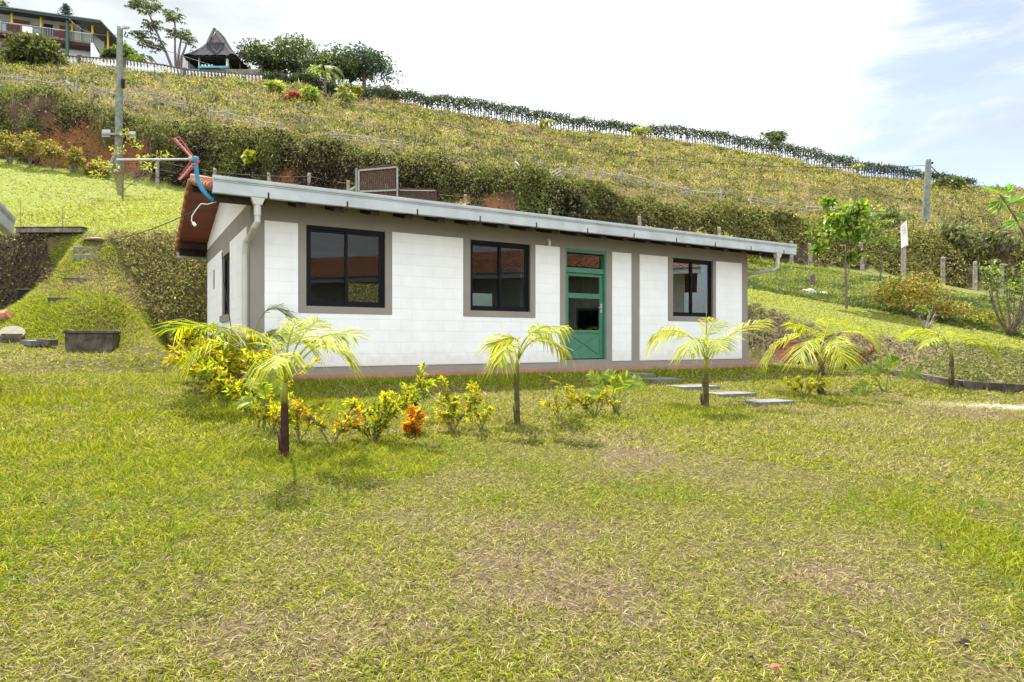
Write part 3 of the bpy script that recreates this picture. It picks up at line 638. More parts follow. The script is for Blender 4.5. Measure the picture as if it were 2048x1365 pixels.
# windows
def window(a, b, z0, z1, side=False, cur=False):
    def bx(mb, u0, u1, y0, y1, za, zb): mb.box((y0, u0, za), (y1, u1, zb)) if side else mb.box((u0, y0, za), (u1, y1, zb))
    t = .05; f = MB(); y0, y1 = .035, .10
    bx(f, a, a+t, y0, y1, z0, z1); bx(f, b-t, b, y0, y1, z0, z1); bx(f, a+t, b-t, y0, y1, z0, z0+t); bx(f, a+t, b-t, y0, y1, z1-t, z1)
    o = f.build('window', M_BLACK, HOUSE); mid = (a+b)/2+.02
    for i, (p, q, yo) in enumerate(((a+t, mid+.03, .072), (mid-.03, b-t, .048))):
        s = MB(); w = .042; za, zb = z0+t+.001, z1-t-.001; p += .001; q -= .001
        bx(s, p, p+w, yo, yo+.02, za, zb); bx(s, q-w, q, yo, yo+.02, za, zb); bx(s, p+w, q-w, yo, yo+.02, za, za+w); bx(s, p+w, q-w, yo, yo+.02, zb-w, zb)
        s.build('sash', M_BLACK, o); g = MB(); bx(g, p+w, q-w, yo+.008, yo+.012, za+w, zb-w); g.build('pane', M_GLASS, o)
    return o
for a, b in WIN: window(U(a), U(b), WZ0, WZ1)
window(SW[0], SW[1], SW[2], SW[3], side=True)
m = MB(); m.box((.06, VENT[0], VENT[2]), (.09, VENT[1], VENT[3])); m.build('vent', M_BLACK, HOUSE)
m = MB(); m.box((-.05, SW[0]-.08, SW[2]-.12), (.02, SW[1]+.08, SW[2]-.0)); m.build('window_sill', M_TAUPE, HOUSE)
# taupe frames of the front windows, 6 mm proud of the panels
for (a, b), (c, d) in zip(WIN, ((597,783),(927,1070),(1336,1431))):
    m = MB(); A, B, C_, D_ = U(a), U(b), U(c), U(d); y0, y1 = -.018, .03
    m.box((C_, y0, wz), (A, y1, WZ1)); m.box((B, y0, wz), (D_, y1, WZ1)); m.box((A, y0, wz), (B, y1, WZ0)); m.build('window_surround', M_TAUPE, HOUSE)
# door
f = MB(); t = .07; y0, y1 = .0, .13; TB = 1.52
f.box((D0, y0, DZ0), (D0+t*.5, y1, DZ1)); f.box((D1-.05, y0-.004, DZ0), (D1, y1, DZ1)); f.box((D0+t*.5, y0, DZ1-.07), (D1-.05, y1, DZ1)); f.box((D0+t*.5, y0+.02, TB-.13), (D1-.05, y1, TB-.03))
DOOR = f.build('door_frame', M_GREEN, HOUSE)
d0, d1 = D0+t*.5+.005, D1-.055; d = MB(); yo = .06; zt_ = TB-.135; st = .075
zs = [DZ0+.02, .26, .33, .85, .93, zt_]     # bottom panel top, lower glass, mid rail, upper glass
zb1, zg0, zr0, zr1, zg1 = .185, .235, .88, .98, zt_-.06
d.box((d0, yo, DZ0+.02), (d0+st, yo+.045, zt_)); d.box((d1-st, yo, DZ0+.02), (d1, yo+.045, zt_))
d.box((d0+st, yo, zb1), (d1-st, yo+.045, zg0)); d.box((d0+st, yo, zr0), (d1-st, yo+.045, zr1)); d.box((d0+st, yo, zg1), (d1-st, yo+.045, zt_)); d.box((d0+st, yo, DZ0+.02), (d1-st, yo+.045, DZ0+.10))
d.box((d0+st, yo+.02, DZ0+.10), (d1-st, yo+.03, zb1))
a, b, c0, c1 = d0+st, d1-st, DZ0+.10, zb1
for p, q in (((a, c0), (b, c1)), ((a, c1), (b, c0))): d.bar((p[0], yo+.014, p[1]), (q[0], yo+.014, q[1]), .02, .014, up=(0,1,0))
DL = d.build('door', M_GREEN, HOUSE)
for z0, z1 in ((zg0, zr0), (zr1, zg1)):
    g = MB(); g.box((a, yo+.02, z0), (b, yo+.024, z1)); g.build('pane', M_GLASS, DL)
g = MB(); g.box((a-.04, yo+.02, TB), (b+.04, yo+.024, DZ1-.09)); g.build('pane', M_GLASS, DOOR)
g = MB(); g.box((d1-st+.015, yo-.012, .60), (d1-.02, yo, .78)); g.tube([(d1-.04, yo-.012, .70), (d1-.04, yo-.05, .70), (d1-.14, yo-.05, .70)], .009, 8); g.build('handle', M_STEEL, DL)
# window bars inside the door glass
g = MB()
for k in range(3):
    x = a+(b-a)*(k+1)/4; g.tube([(x, yo+.05, zg0), (x, yo+.05, zg1)], .006, 6)
g.build('grille', M_BLACK, DL)
# rafters under the eaves
for k in range(20):
    u = .05+.575*k
    if u > LU+.5: break
    m = MB()
    V = [[x, s, z] for x in (u-.07, u+.07) for s, z in ((-.56, 2.10+.04*TP-.11), (.0, 2.10+.6*TP-.11), (.0, 2.10+.6*TP-.012), (-.56, 2.10+.04*TP-.012))]
    m.add(V, [[0,1,2,3],[7,6,5,4],[0,4,5,1],[1,5,6,2],[2,6,7,3],[3,7,4,0]]); m.build('rafter', M_DARKWOOD, HOUSE)
# purlins carrying the gable overhang (left and right)
G0, G1 = -.585, LU+.95
for s in (-.45, 0.07, DEP/2, DEP-.07, DEP+.4):
    z = soff(s)-.012
    m = MB(); m.box((G0+.03, s-.05, z-.13), (-.0, s+.05, z)); m.build('purlin', M_DARKWOOD, HOUSE)
    m = MB(); m.box((LU, s-.05, z-.13), (G1-.05, s+.05, z)); m.build('purlin', M_DARKWOOD, HOUSE)
# soffit boards, underlay and clay tiles
def slope_sheet(mb, s0, s1, o0, o1, t):
    """slab between ridge and eave, offsets over the soffit plane"""
    for a, b in ((s0, s1),):
        za, zb = soff(a), soff(b)
        V = [[x, s, z+o] for x in (G0, G1) for s, z, o in ((a, za, o0), (b, zb, o0), (b, zb, o1), (a, za, o1))]
        mb.add(V, [[0,1,2,3],[7,6,5,4],[0,4,5,1],[1,5,6,2],[2,6,7,3],[3,7,4,0]])
def _sv(s): return soff(s)
m = MB(); slope_sheet(m, -.58, DEP/2, 0, .03, 0); slope_sheet(m, DEP+.58, DEP/2, 0, .03, 0); ROOF = m.build('roof', M_SOFFIT, HOUSE)
def tiles(parent, G0, G1, se0, se1, sr, zf, pitch, mat_, tw=.21, course=.36):
    mb = MB(); nx = int((G1-G0)/tw); sub = 6
    for se in (se0, se1):
        nc = int(abs(sr-se)/course)+1
        for j in range(nc):
            a = se+(sr-se)*j/nc; b = se+(sr-se)*(j+1.12)/nc; b = b if (sr-b)*(sr-se) > 0 else sr
            xs = np.linspace(G0, G0+nx*tw, nx*sub+1); ph = (xs-G0)/tw*2*math.pi
            jit = .004*np.repeat(RNG.normal(size=nx+1), sub)[:len(xs)]
            prof = .035*np.abs(np.sin(ph/2))**.8*2-.035+jit; V = []
            for s, lift in ((a, .045), (b, .012)):
                V.append(np.stack([xs, np.full_like(xs, s), zf(s)+.055+lift+prof], 1))
            V.append(np.stack([xs, np.full_like(xs, a), zf(a)+.055+.025+prof], 1))
            V = np.concatenate(V); n = len(xs); i = np.arange(n-1)
            mb.add(V, np.concatenate([np.stack([i, i+1, i+1+n, i+n], 1), np.stack([i+2*n, i+1+2*n, i+1, i], 1)]))
    return mb.build('roof_tiles', mat_, parent)
tiles(ROOF, G0-.04, G1+.04, -EAVE-.02, DEP+EAVE+.02, DEP/2, soff, PITCH, M_TERRA)
# verge tiles along the left and right rakes, ridge tiles
for x in (G0-.0, G1):
    m = MB()
    for s0, s1 in ((-EAVE, DEP/2), (DEP+EAVE, DEP/2)):
        n = 9
        for k in range(n):
            a = s0+(s1-s0)*k/n; b = s0+(s1-s0)*(k+1.08)/n
            m.tube([(x, a, soff(a)+.085), (x, b, soff(b)+.070)], [.058, .050], 10)
    m.build('verge_tiles', M_TERRA, ROOF, True)
m = MB(); n = 34
for k in range(n):
    a = G0+(G1-G0)*k/n; b = G0+(G1-G0)*(k+1.08)/n; z = soff(DEP/2)+.10; m.tube([(a, DEP/2, z), (b, DEP/2, z-.015)], [.10, .088], 12)
m.build('ridge_tiles', M_TERRA, ROOF, True)
# front gutter: box profile with rolled lip
def gutter(parent, x0, x1, y, zb, mat_=M_GUTTER):
    prof = [(y+.12, zb+.01), (y+.01, zb), (y, zb+.01), (y, zb+.165), (y-.012, zb+.17), (y-.012, zb+.178), (y+.006, zb+.180), (y+.006, zb+.190), (y-.014, zb+.192), (y-.02, zb+.215), (y-.02, zb+.245), (y+.0, zb+.25), (y+.12, zb+.25)]
    m = MB(); k = len(prof); V = [[x, a, z] for x in (x0, x1) for a, z in prof]
    m.add(V, [np.array([[i, (i+1)%k, k+(i+1)%k, k+i] for i in range(k)]), np.array([list(range(k))[::-1], list(range(k, 2*k))])])
    return m.build('gutter', mat_, parent)
GY, GB = -.62, 2.075
GUT = gutter(HOUSE, G0, G1, GY-.02, GB)
gy = GY-.12+.10
for k in range(11):
    u = .15-.19+.19+1.155*k
    m = MB(); m.box((u-.011, gy-.006, GB-.03), (u+.011, gy-.0015, GB+.085)); m.box((u-.011, gy-.006, GB-.036), (u+.011, gy+.13, GB-.028)); m.build('bracket', M_DARKWOOD, GUT)
for u in (2.05, 4.1, 6.2, 8.3, 10.4):
    m = MB(); m.box((u-.02, gy-.0235, GB+.19), (u+.02, gy-.0205, GB+.244)); m.box((u-.02, gy-.0035, GB+.012), (u+.02, gy-.0005, GB+.16)); m.build('joint_sleeve', M_GUTTER, GUT)
# rear gutter
m = MB(); m.box((G0, DEP+.58, 1.98), (G1, DEP+.70, 2.10)); m.build('gutter', M_GUTTER, HOUSE)
# downpipes: conical outlet, elbow, pipe
def downpipe(u, path):
    m = MB(); gyc = gy+.06
    V = [[u+sx*a, gyc+sy*b, z] for z, a, b in ((GB-.001, .095, .055), (GB-.10, .055, .05)) for sx, sy in ((-1,-1),(1,-1),(1,1),(-1,1))]
    m.add(V, [[0,3,2,1],[4,5,6,7],[0,1,5,4],[1,2,6,5],[2,3,7,6],[3,0,4,7]])
    m.tube([(u, gyc, GB-.09), (u, gyc, GB-.25)], .05, 12)
    m.tube(path, .042, 12); return m.build('downpipe', M_PIPE, HOUSE, False)
u0 = U(516, .62); gyc = gy+.06
downpipe(u0, [(u0, gyc, GB-.22), (u0, gyc, GB-.34), (u0-.03, gyc+.05, GB-.40), (-.03, -.16, GB-.50), (-.07, -.05, GB-.56), (-.075, -.02, GB-.62), (-.075, .02, GB-.75), (-.075, .02, -.5)])
u1 = U(1558, .62)
downpipe(u1, [(u1, gyc, GB-.22), (u1, gyc, GB-.34), (u1-.06, gyc+.06, GB-.38), (LU+.10, .15, GB-.44), (LU+.06, .2, GB-.5), (LU+.06, .22, -.5)])
# small bulkhead lamp under the eave
m = MB(); uL = U(1095); m.tube([(uL, -.001, 1.98), (uL, -.05, 1.98)], .03, 10); m.tube([(uL, -.05, 1.985), (uL, -.07, 1.92), (uL, -.07, 1.86)], [.028,.03,.022], 10); m.build('wall_lamp', M_WHITEP, HOUSE, True)
# floor stone seen through window: pale appliance
A = thing('fridge', 'white fridge standing inside behind the middle window', 'fridge', H(4.28, 1.0, 0), HANG)
m = MB(); m.box((0, 0, -.40), (.46, .6, .97)); m.build('cabinet', M_WHITEP, A); m = MB(); m.box((0, -.03, -.38), (.46, -.002, .96)); m.build('door', M_WHITEP, A)

# antenna + blue mast pipe
def hl(*p): return np.array(p, float)
X = thing('tv_antenna', 'red and green television antenna with long grey boom on the left eave', 'antenna', (0,0,0))
Y0 = 9.25; e = lambda px, py, dy=0.: at(px, py, Y0+dy)
m = MB(); m.tube([e(234,320), e(392,319)], .016, 8); m.build('boom', M_MINT if False else M_STEEL, X)
for nm, a, b, off in (('reflector', (343,276), (384,318), (14,-3)), ('reflector', (384,320), (356,360), (16,2))):
    m = MB(); m.tube([e(*a, .25), e(*b, .25)], .010, 6); m.tube([e(a[0]+off[0], a[1]+off[1], -.25), e(b[0]+6, b[1], -.25)], .010, 6)
    for k in range(7):
        t = (k+.3)/7; p = e(a[0]+(b[0]-a[0])*t, a[1]+(b[1]-a[1])*t, .25); q = e(a[0]+off[0]+(b[0]+6-a[0]-off[0])*t, a[1]+off[1]+(b[1]-a[1]-off[1])*t, -.25); m.tube([p, q], .004, 5)
    o = m.build(nm, M_RED, X); m = MB(); m.tube([e((a[0]*2+off[0])/2, a[1]+1), e(b[0]+3, b[1])], .009, 6); m.build('rod', M_MINT, o)
m = MB(); m.tube([e(378,318), e(392,318)], .03, 8); m.build('clamp', M_MINT, X)
for px in (250, 275, 300, 325, 350): m = MB(); m.tube([e(px,319,-.12), e(px,319,.12)], .005, 6); m.build('element', M_STEEL, X)
B = thing('antenna_mast', 'bent blue plastic pipe holding the antenna at the left eave', 'pipe', (0,0,0))
m = MB(); p = [e(391,316), e(392,335), e(395,358), e(403,378), e(416,392), e(431,403)]; m.tube(p, .030, 12); m.build('pipe', M_BLUE, B, True); m = MB(); m.tube([e(391,314), e(391,326)], .040, 12); m.build('coupling', M_BLUE, B, True)
m = MB(); m.tube([e(433,404), e(415,409), e(402,408), e(392,420), e(384,432), e(383,442), e(388,449)], .006, 6); m.tube([e(386,446), e(391,452)], .022, 8); tag(m.build('antenna_cable', M_WHITEP), 'white coaxial cable dangling in a loop below the left eave', 'cable')
m = MB(); g = hit(185, 482); a = e(425,404, .3); m.tube([a+(g-a)*t-np.array([0,0,.5*4*t*(1-t)*.3]) for t in np.linspace(0, 1, 14)], .008, 6); tag(m.build('power_cable', M_WIRE), 'thin dark cable running from the eave down to the grass steps', 'cable')
m = MB(); m.tube([e(444,506,1.7), e(447,560,1.2), e(460,640,1.0), e(468,700,.9)], .007, 6)
tag(m.build('wall_cable', M_WIRE), 'thin dark cable hanging in front of the left gable window', 'cable')

# stepping stones
for i, (a, b, c, d, lab) in enumerate(((1490,1580,797,814,'grey stone paver nearest the camera, largest of the stepping stones'),(1418,1503,783,796,'grey stone paver second nearest, right of the palm before the green door side'),
        (1344,1430,770,781,'grey stone paver third from the camera, left of the palm trunk'),(1285,1352,757,764,'grey stone paver fourth from the camera, close to the cottage'),(1243,1299,748,753,'grey stone paver nearest the cottage wall, smallest looking stepping stone'))):
    c0 = atlawn((a+b)/2, (c+d)/2); w = abs(atlawn(b, (c+d)/2)[0]-atlawn(a, (c+d)/2)[0]); hw = w*.46; hd = .20+.02*i
    T = thing('stepping_stone', lab, 'stepping stone', (c0[0], c0[1], gz(c0[0], c0[1])), HANG-.12, 'grey stepping stones leading to the door')
    m = MB(); n = 16; pr = []
    m.box((-hw, -hd, -.03), (hw, hd, .038)); s_ = m.build('slab', M_SLATE, T)
    bv = s_.modifiers.new('b', 'BEVEL'); bv.width = .008; bv.segments = 2
    PAVERS.append((c0[0], c0[1], hw, hd))
# ------------------------------------------------------------------ palms
def palm(label, base, trunk, crown, fronds, r0=.05, r1=.03, tcol=M_BARK, group='young palms planted in front of the cottage', ll=.36, cols=YG, n=34, w=.013):
    """trunk/crown/fronds given as world points; each frond (bend, tip, leaflet length)"""
    base = np.array(base, float); T = thing('palm', label, 'palm', base, 0, group)
    rel = lambda p: np.array(p)-base
    m = MB(); a, b = np.zeros(3)-[0,0,.05], rel(trunk); tt = np.linspace(0, 1, 37); m.tube([a+(b-a)*t_ for t_ in tt], [np.interp(t_, [0,.15,.5,.85,1], [r0*1.25, r0, r0*.9, r0*.85, r1])*(1+(.10 if i_ % 4 == 0 else 0)) for i_, t_ in enumerate(tt)], 12)
    for k in range(2): an = 2.6+k*1.5; e_ = np.array([math.cos(an), -abs(math.sin(an))*.6, 0])*r0; m.tube([b*.12+e_, b*.3+e_*1.25, b*(.45+.2*k)+e_*1.7], [r0*.45, r0*.32, r0*.05], 6); m.build('trunk', tcol, T, True)
    m = MB(); c = rel(crown); m.tube([b*.97, b*.6+c*.4, c], [r1*1.1, r1*.9, r1*.4], 8, (.36,.36,.08))
    for k in range(3): # old leaf sheaths
        d = rdir(1)[0]*r1; m.tube([b*.9+d*.3, b+d*.9, b*.7+c*.3+d*1.4], [r1*.5, r1*.4, .003], 6, (.30,.22,.10))
    m.build('crownshaft', M_PALM, T, True)
    for fr in fronds:
        bend, tip, l = fr[0], fr[1], fr[2]*1.45; kw = fr[3] if len(fr) > 3 else {}
        st = b*.4+c*.6; frond('frond', T, st, rel(bend)*1.0+(rel(bend)-(st+rel(tip))/2)*.35, rel(tip), l, **{**dict(n=n, cols=cols, w=w*1.25), **kw})
    return T
def P_(px, py, Y, dy=0.): return at(px, py, Y+dy)
def lawnpalm(px, py): b = atlawn(px, py); b[2] = gz(b[0], b[1]); return b
M_MAROON = mat('maroon_palm_trunk', (.105, .050, .040), .7, var=.5, scale=10, bump=.5, bscale=30)
M_PTG = mat('green_brown_palm_trunk', (.20, .17, .07), .7, var=.45, scale=9, bump=.4, bscale=30)
b = lawnpalm(570, 912); Y = b[1]
palm('nearest palm, with dark maroon trunk, left of the orange croton', b, P_(569,805,Y), P_(572,740,Y), [
    (P_(618,668,Y,-.15), P_(706,672,Y,-.3), .30), (P_(600,660,Y,.35), P_(645,640,Y,.8), .26), (P_(560,680,Y,.2), P_(478,655,Y,.5), .30),
    (P_(562,690,Y,-.5), P_(545,735,Y,-1.0), .26, dict(droop=.9)), (P_(645,665,Y,.1), P_(700,720,Y,.25), .30, dict(droop=.8)), (P_(575,665,Y,.1), P_(600,640,Y,.35), .2, dict(n=20))], .037, .026, M_MAROON, w=.012)
b2 = lawnpalm(507, 815); Y = b2[1]
palm('yellow palm behind the nearest one, its long left frond reaching the grass bank', b2, P_(508,770,Y), P_(506,700,Y), [
    (P_(440,640,Y,.1), P_(342,662,Y,.3), .42, dict(cols=PG+YG)), (P_(440,665,Y,-.3), P_(372,725,Y,-.6), .40, dict(droop=.8)), (P_(560,640,Y,.2), P_(630,700,Y,.4), .42), (P_(470,650,Y,.5), P_(420,660,Y,1.1), .35)], .055, .035, M_MAROON, w=.014)
b3 = lawnpalm(520, 770); Y = b3[1]
palm('green palm arching close to the left corner of the cottage', b3, P_(508,720,Y), P_(500,690,Y), [
    (P_(530,592,Y,.1), P_(600,648,Y,.2), .34, dict(cols=PG, w=.013)), (P_(560,640,Y,-.3), P_(535,700,Y,-.6), .3, dict(cols=PG)), (P_(470,650,Y,.3), P_(430,700,Y,.6), .3, dict(cols=PG+YG))], .05, .03, M_MAROON, cols=PG+YG)
b = lawnpalm(1035, 852); Y = b[1]
palm('slim palm standing before the wall between middle window and green door', b, P_(1033,748,Y), P_(1037,705,Y), [
    (P_(1040,662,Y,.1), P_(985,694,Y,.2), .34, dict(droop=.7)), (P_(1055,655,Y,-.2), P_(1133,655,Y,-.4), .30, dict(droop=.95)), (P_(1075,660,Y,.2), P_(1128,700,Y,.4), .36, dict(droop=1.)),
    (P_(1020,672,Y,-.3), P_(1000,730,Y,-.55), .26, dict(droop=.8)), (P_(1070,652,Y,.4), P_(1105,655,Y,.9), .28)], .032, .024, M_PTG)
b = lawnpalm(1410, 812); Y = b[1]
palm('palm with an upright spear leaf below the right window', b, P_(1411,748,Y), P_(1413,705,Y), [
    (P_(1375,655,Y,.1), P_(1312,668,Y,.1), .46, dict(droop=1.1)), (P_(1455,665,Y,.1), P_(1538,640,Y,.2), .34, dict(cols=YG+[(.50,.40,.20)], brown=.4, droop=.6)), (P_(1415,650,Y,.4), P_(1440,640,Y,1.0), .38),
    (P_(1395,660,Y,-.4), P_(1375,705,Y,-.8), .34, dict(droop=.8)), (P_(1425,665,Y,-.3), P_(1440,700,Y,-.7), .3)], .055, .035, M_PTG)
m = MB(); T = [o for o in bpy.data.objects if o.get('label','').startswith('palm with an upright')][0]
q = lambda px, py: P_(px, py, Y)-b; m.tube([q(1412,730), q(1413,660), q(1413,607)], [.014,.009,.002], 6, (.40,.42,.08)); m.build('spear_leaf', M_PALM, T)
b = lawnpalm(1643, 790); Y = b[1]
palm('full palm with brown trunk, standing beside the last stepping stone', b, P_(1642,733,Y), P_(1640,690,Y), [
    (P_(1590,650,Y,.1), P_(1530,715,Y,.1), .50, dict(cols=YG+[(.50,.42,.20)], droop=.9)), (P_(1630,650,Y,.3), P_(1588,655,Y,.8), .40), (P_(1695,640,Y,-.1), P_(1752,692,Y,-.2), .46), (P_(1655,645,Y,.5), P_(1675,640,Y,1.1), .44),
    (P_(1620,665,Y,-.5), P_(1600,720,Y,-.9), .4), (P_(1665,670,Y,-.4), P_(1690,725,Y,-.8), .36)], .065, .04, M_BARK)
b = lawnpalm(1685, 740); Y = b[1]
palm('smaller grey-stemmed palm right behind the full one, against the earth bank', b, P_(1686,710,Y), P_(1687,685,Y), [
    (P_(1715,650,Y,.1), P_(1752,680,Y,.2), .5), (P_(1660,655,Y,.2), P_(1630,690,Y,.3), .5), (P_(1690,645,Y,.4), P_(1705,655,Y,.9), .45), (P_(1680,660,Y,-.4), P_(1670,700,Y,-.8), .4)], .07, .045, M_BARK)
b = lawnpalm(1902, 776); Y = b[1]
palm('rightmost palm, its two fronds spread over the concrete kerb', b, P_(1903,715,Y), P_(1900,690,Y), [
    (P_(1868,655,Y,.1), P_(1800,668,Y,.2), .34, dict(droop=.7)), (P_(1945,668,Y,-.1), P_(1992,700,Y,-.2), .42, dict(droop=1.1)), (P_(1905,665,Y,.3), P_(1925,672,Y,.9), .3), (P_(1880,665,Y,-.3), P_(1850,690,Y,-.7), .3)], .05, .032, M_PTG)

# split-leaf philodendrons
def philo(label, base, leaves, cols, Y, s=.26):
    base = np.array(base); T = thing('philodendron', label, 'philodendron', base, 0, 'split-leaf philodendrons in the lawn')
    for (bx, by, tx, ty, dy) in leaves:
        a = np.array([RNG.normal()*.02, RNG.normal()*.02, 0]); bl = at(bx, by, Y+dy*.6)-base; tp = at(tx, ty, Y+dy)-base
        m = MB(); m.tube([a, (a+bl)/2+[0,0,.04], bl], [.012,.009,.007], 6, (.22,.24,.07)); st = m.build('leaf_stalk', M_LEAF, T)
        frond('leaf', T, bl, (bl+tp)/2+np.array([0,0,.06]), tp, s, n=17, w=.024, hang=0, cols=cols, start=.05, droop=.35, brown=0, rw=.006, face=(0,-.8,.5))
b = lawnpalm(1234, 828); Y = b[1]
philo('split-leaf plant beside a yellow croton, in front of the green door', b, [(1205,780,1180,748,.1),(1232,775,1215,745,.2),(1240,780,1258,752,-.1),(1252,780,1282,760,.2),(1215,800,1182,790,-.2),(1225,790,1235,760,-.2)], [(.28,.36,.05),(.36,.40,.06),(.16,.26,.04)], Y, .16)
b = lawnpalm(1772, 786); Y = b[1]
philo('wide split-leaf plant between the full palm and the rightmost palm', b, [(1745,750,1703,730,.1),(1772,750,1755,725,.3),(1778,745,1790,715,-.1),(1800,755,1840,742,.1),(1745,768,1705,785,-.2),(1760,755,1730,735,.3)], [(.30,.36,.05),(.22,.30,.05),(.16,.24,.04)], Y, .24)
b = lawnpalm(528, 858); Y = b[1]
philo('split-leaf plant with yellow-green leaves between the two left palms', b, [(525,790,500,765,.1),(535,780,545,745,.1),(540,790,562,775,-.1),(515,810,480,810,-.2),(532,800,525,770,-.2)], [(.36,.40,.05),(.28,.36,.05)], Y, .13)

# crotons
CY_ = [(.62,.52,.04),(.58,.56,.07),(.40,.43,.04),(.64,.44,.03),(.24,.30,.03)]; CO = [(.72,.24,.04),(.74,.38,.05),(.66,.48,.05)]; CG = [(.42,.46,.05),(.28,.36,.04),(.56,.54,.05)]
def croton(label, base, stems, cols, s=.075, dens=26, low=.12):
    s *= 1.1; stems = [(a*1.32+RNG.normal()*.03, h*1.15, b*1.3) for a, h, b in stems]; dens = int(dens*1.15)
    """stems: list of tip offsets (dx along view px, height, depth) in metres"""
    base = np.array(base, float); base[2] = gz(base[0], base[1]); T = thing('croton', label, 'croton shrub', base, 0, 'croton shrubs planted along the lawn')
    ms = MB(); ml = MB()
    for dx, h, dy in stems:
        tip = np.array([dx, dy, h]); c = np.array([dx*.35, dy*.35, h*.55]); R = bez((dx*.05, dy*.05, 0), c, tip, 12); ms.tube(R, np.linspace(.006, .002, 12), 5)
        subs = [R]
        for k in range(3):
            i = random.randint(4, 9); d = tip*.35+RNG.normal(size=3)*.35*h; d[2] = abs(d[2])*.7+.05*h; d *= .45; q = bez(R[i], R[i]+d*.5, R[i]+d, 8); ms.tube(q, np.linspace(.0035, .0015, 8), 5); subs.append(q)
        for q in subs:
            n = int(1.35*dens*(len(q)/12)); t = (low if q is R else .1)+(1-low)*RNG.random(n)**.8; i = np.minimum((t*(len(q)-1)).astype(int), len(q)-2)
            P = q[i]+(q[i+1]-q[i])*RNG.random((n, 1)); ax = unit(q[i+1]-q[i]); D = unit(ax*.8+RNG.normal(size=(n, 3))*.55+[0,0,.15])
            col = cvar(pick(cols, n), n, .14, .06); col = np.where((RNG.random((n, 1)) < .30*(1-t[:, None])*2), np.array([[.10,.15,.03]]), col)
            Ln = s*(.5+.9*RNG.random(n)); lances(ml, P, D, Ln, Ln*.26, col, sag=.15)
            # side lobes
            k = RNG.random(n) < .6; S = unit(np.cross(D, RNG.normal(size=(n, 3)))); lances(ml, (P+D*Ln[:, None]*.3)[k], unit(D*.6+S*.8)[k], Ln[k]*.5, Ln[k]*.2, col[k])
    ms.build('stem', M_BARK, T); ml.build('foliage', M_PALM, T); return T
def cr(px, py, Yoff=0): b = atlawn(px, py); b[1] += Yoff; return b
def fan(n, wx, h, wy): return [((i/(max(n-1,1))-.5)*2*wx+RNG.normal()*.04, h*(.65+.35*random.random()), RNG.normal()*wy) for i in range(n)]
croton('bushy yellow croton under the long left palm frond', cr(440,790), fan(11,.48,.72,.25), CY_, .085, 46)
croton('yellow croton with pinkish tips left of the steps of the slab corner', cr(405,770,.2), fan(9,.38,.62,.2), CY_+[(.62,.40,.25)], .08, 40)
croton('tall yellow croton between the two left palm trunks', cr(500,830), fan(8,.40,.62,.2), CY_+CG, .08, 40)
croton('sparse yellow croton at the foot left of the nearest palm', cr(548,868), fan(4,.16,.36,.08), CY_, .06, 20)
croton('small yellow croton just right of the nearest palm trunk', cr(598,880), fan(4,.14,.34,.08), CY_, .06, 20)
croton('open orange-tipped croton with bare reddish stems', cr(662,890), [(-.30,.42,.0),(-.22,.30,.1),(.18,.26,0),(.22,.34,-.05),(.05,.2,.1),(-.34,.36,.1)], CY_+CO, .062, 17, .35)
croton('large yellow croton leaning right beside the orange one', cr(745,884), [(.42,.50,0),(.30,.46,.1),(.16,.40,-.1),(.05,.36,0),(-.12,.34,.05),(-.2,.26,0),(.36,.56,.12),(.22,.32,-.1),(.1,.3,.2)], CY_+CG, .062, 42)
croton('drooping orange croton, lowest and reddest of the row', cr(825,868,.1), [(.02,.14,-.12),(-.05,.08,-.12),(.05,.20,-.08),(0,.05,-.15),(.03,.25,-.05),(.04,.12,-.16)], CO+[(.50,.12,.03)], .075, 20, .0)
croton('dark green croton right behind the orange one', cr(808,850,.3), [(.10,.42,0),(.0,.3,.1),(.16,.36,0)], [(.10,.17,.03),(.16,.24,.04)], .06, 30)
croton('upright yellow croton midway between orange croton and slim palm', cr(905,865), [(-.06,.46,0),(.16,.40,0),(.22,.36,.05),(-.18,.22,0),(.05,.3,.1),(-.12,.34,.1)], CY_, .06, 34)
croton('little yellow croton nearest the slim palm on its left', cr(965,858), fan(4,.13,.22,.05), CY_+CG, .05, 18)
croton('tiny yellow croton nearest the slim palm on its right', cr(1117,838), fan(3,.10,.22,.05), CY_, .05, 18)
croton('low yellow croton touching the split-leaf plant', cr(1190,833), [(-.42,.40,0),(-.30,.30,.05),(-.1,.22,0),(.12,.26,0),(.22,.28,0),(-.2,.2,-.05)], CY_, .055, 26)
croton('small yellow croton left of the full palm trunk', cr(1607,796), fan(6,.26,.30,.06), CY_, .06, 24)
croton('yellow-orange croton against the left corner of the cottage slab', cr(452,762,.1), fan(9,.38,.62,.2), CY_+[(.60,.34,.05)], .08, 40)
croton('low orange-yellow croton at the left end of the row, nearest the grass bank', cr(400,742), fan(7,.30,.50,.15), CY_+[(.55,.38,.12)], .08, 34)
# red flowering plant at the bank foot
croton('red-leaved plant at the foot of the earth bank by the brick stack', cr(1705,738), fan(6,.25,.30,.1), [(.50,.08,.05),(.40,.12,.06),(.10,.14,.04)], .08, 20)
croton('orange-red plant behind the full palm trunk', cr(1655,742), fan(5,.35,.55,.1), [(.45,.12,.05),(.40,.16,.05),(.2,.2,.05)], .08, 26)

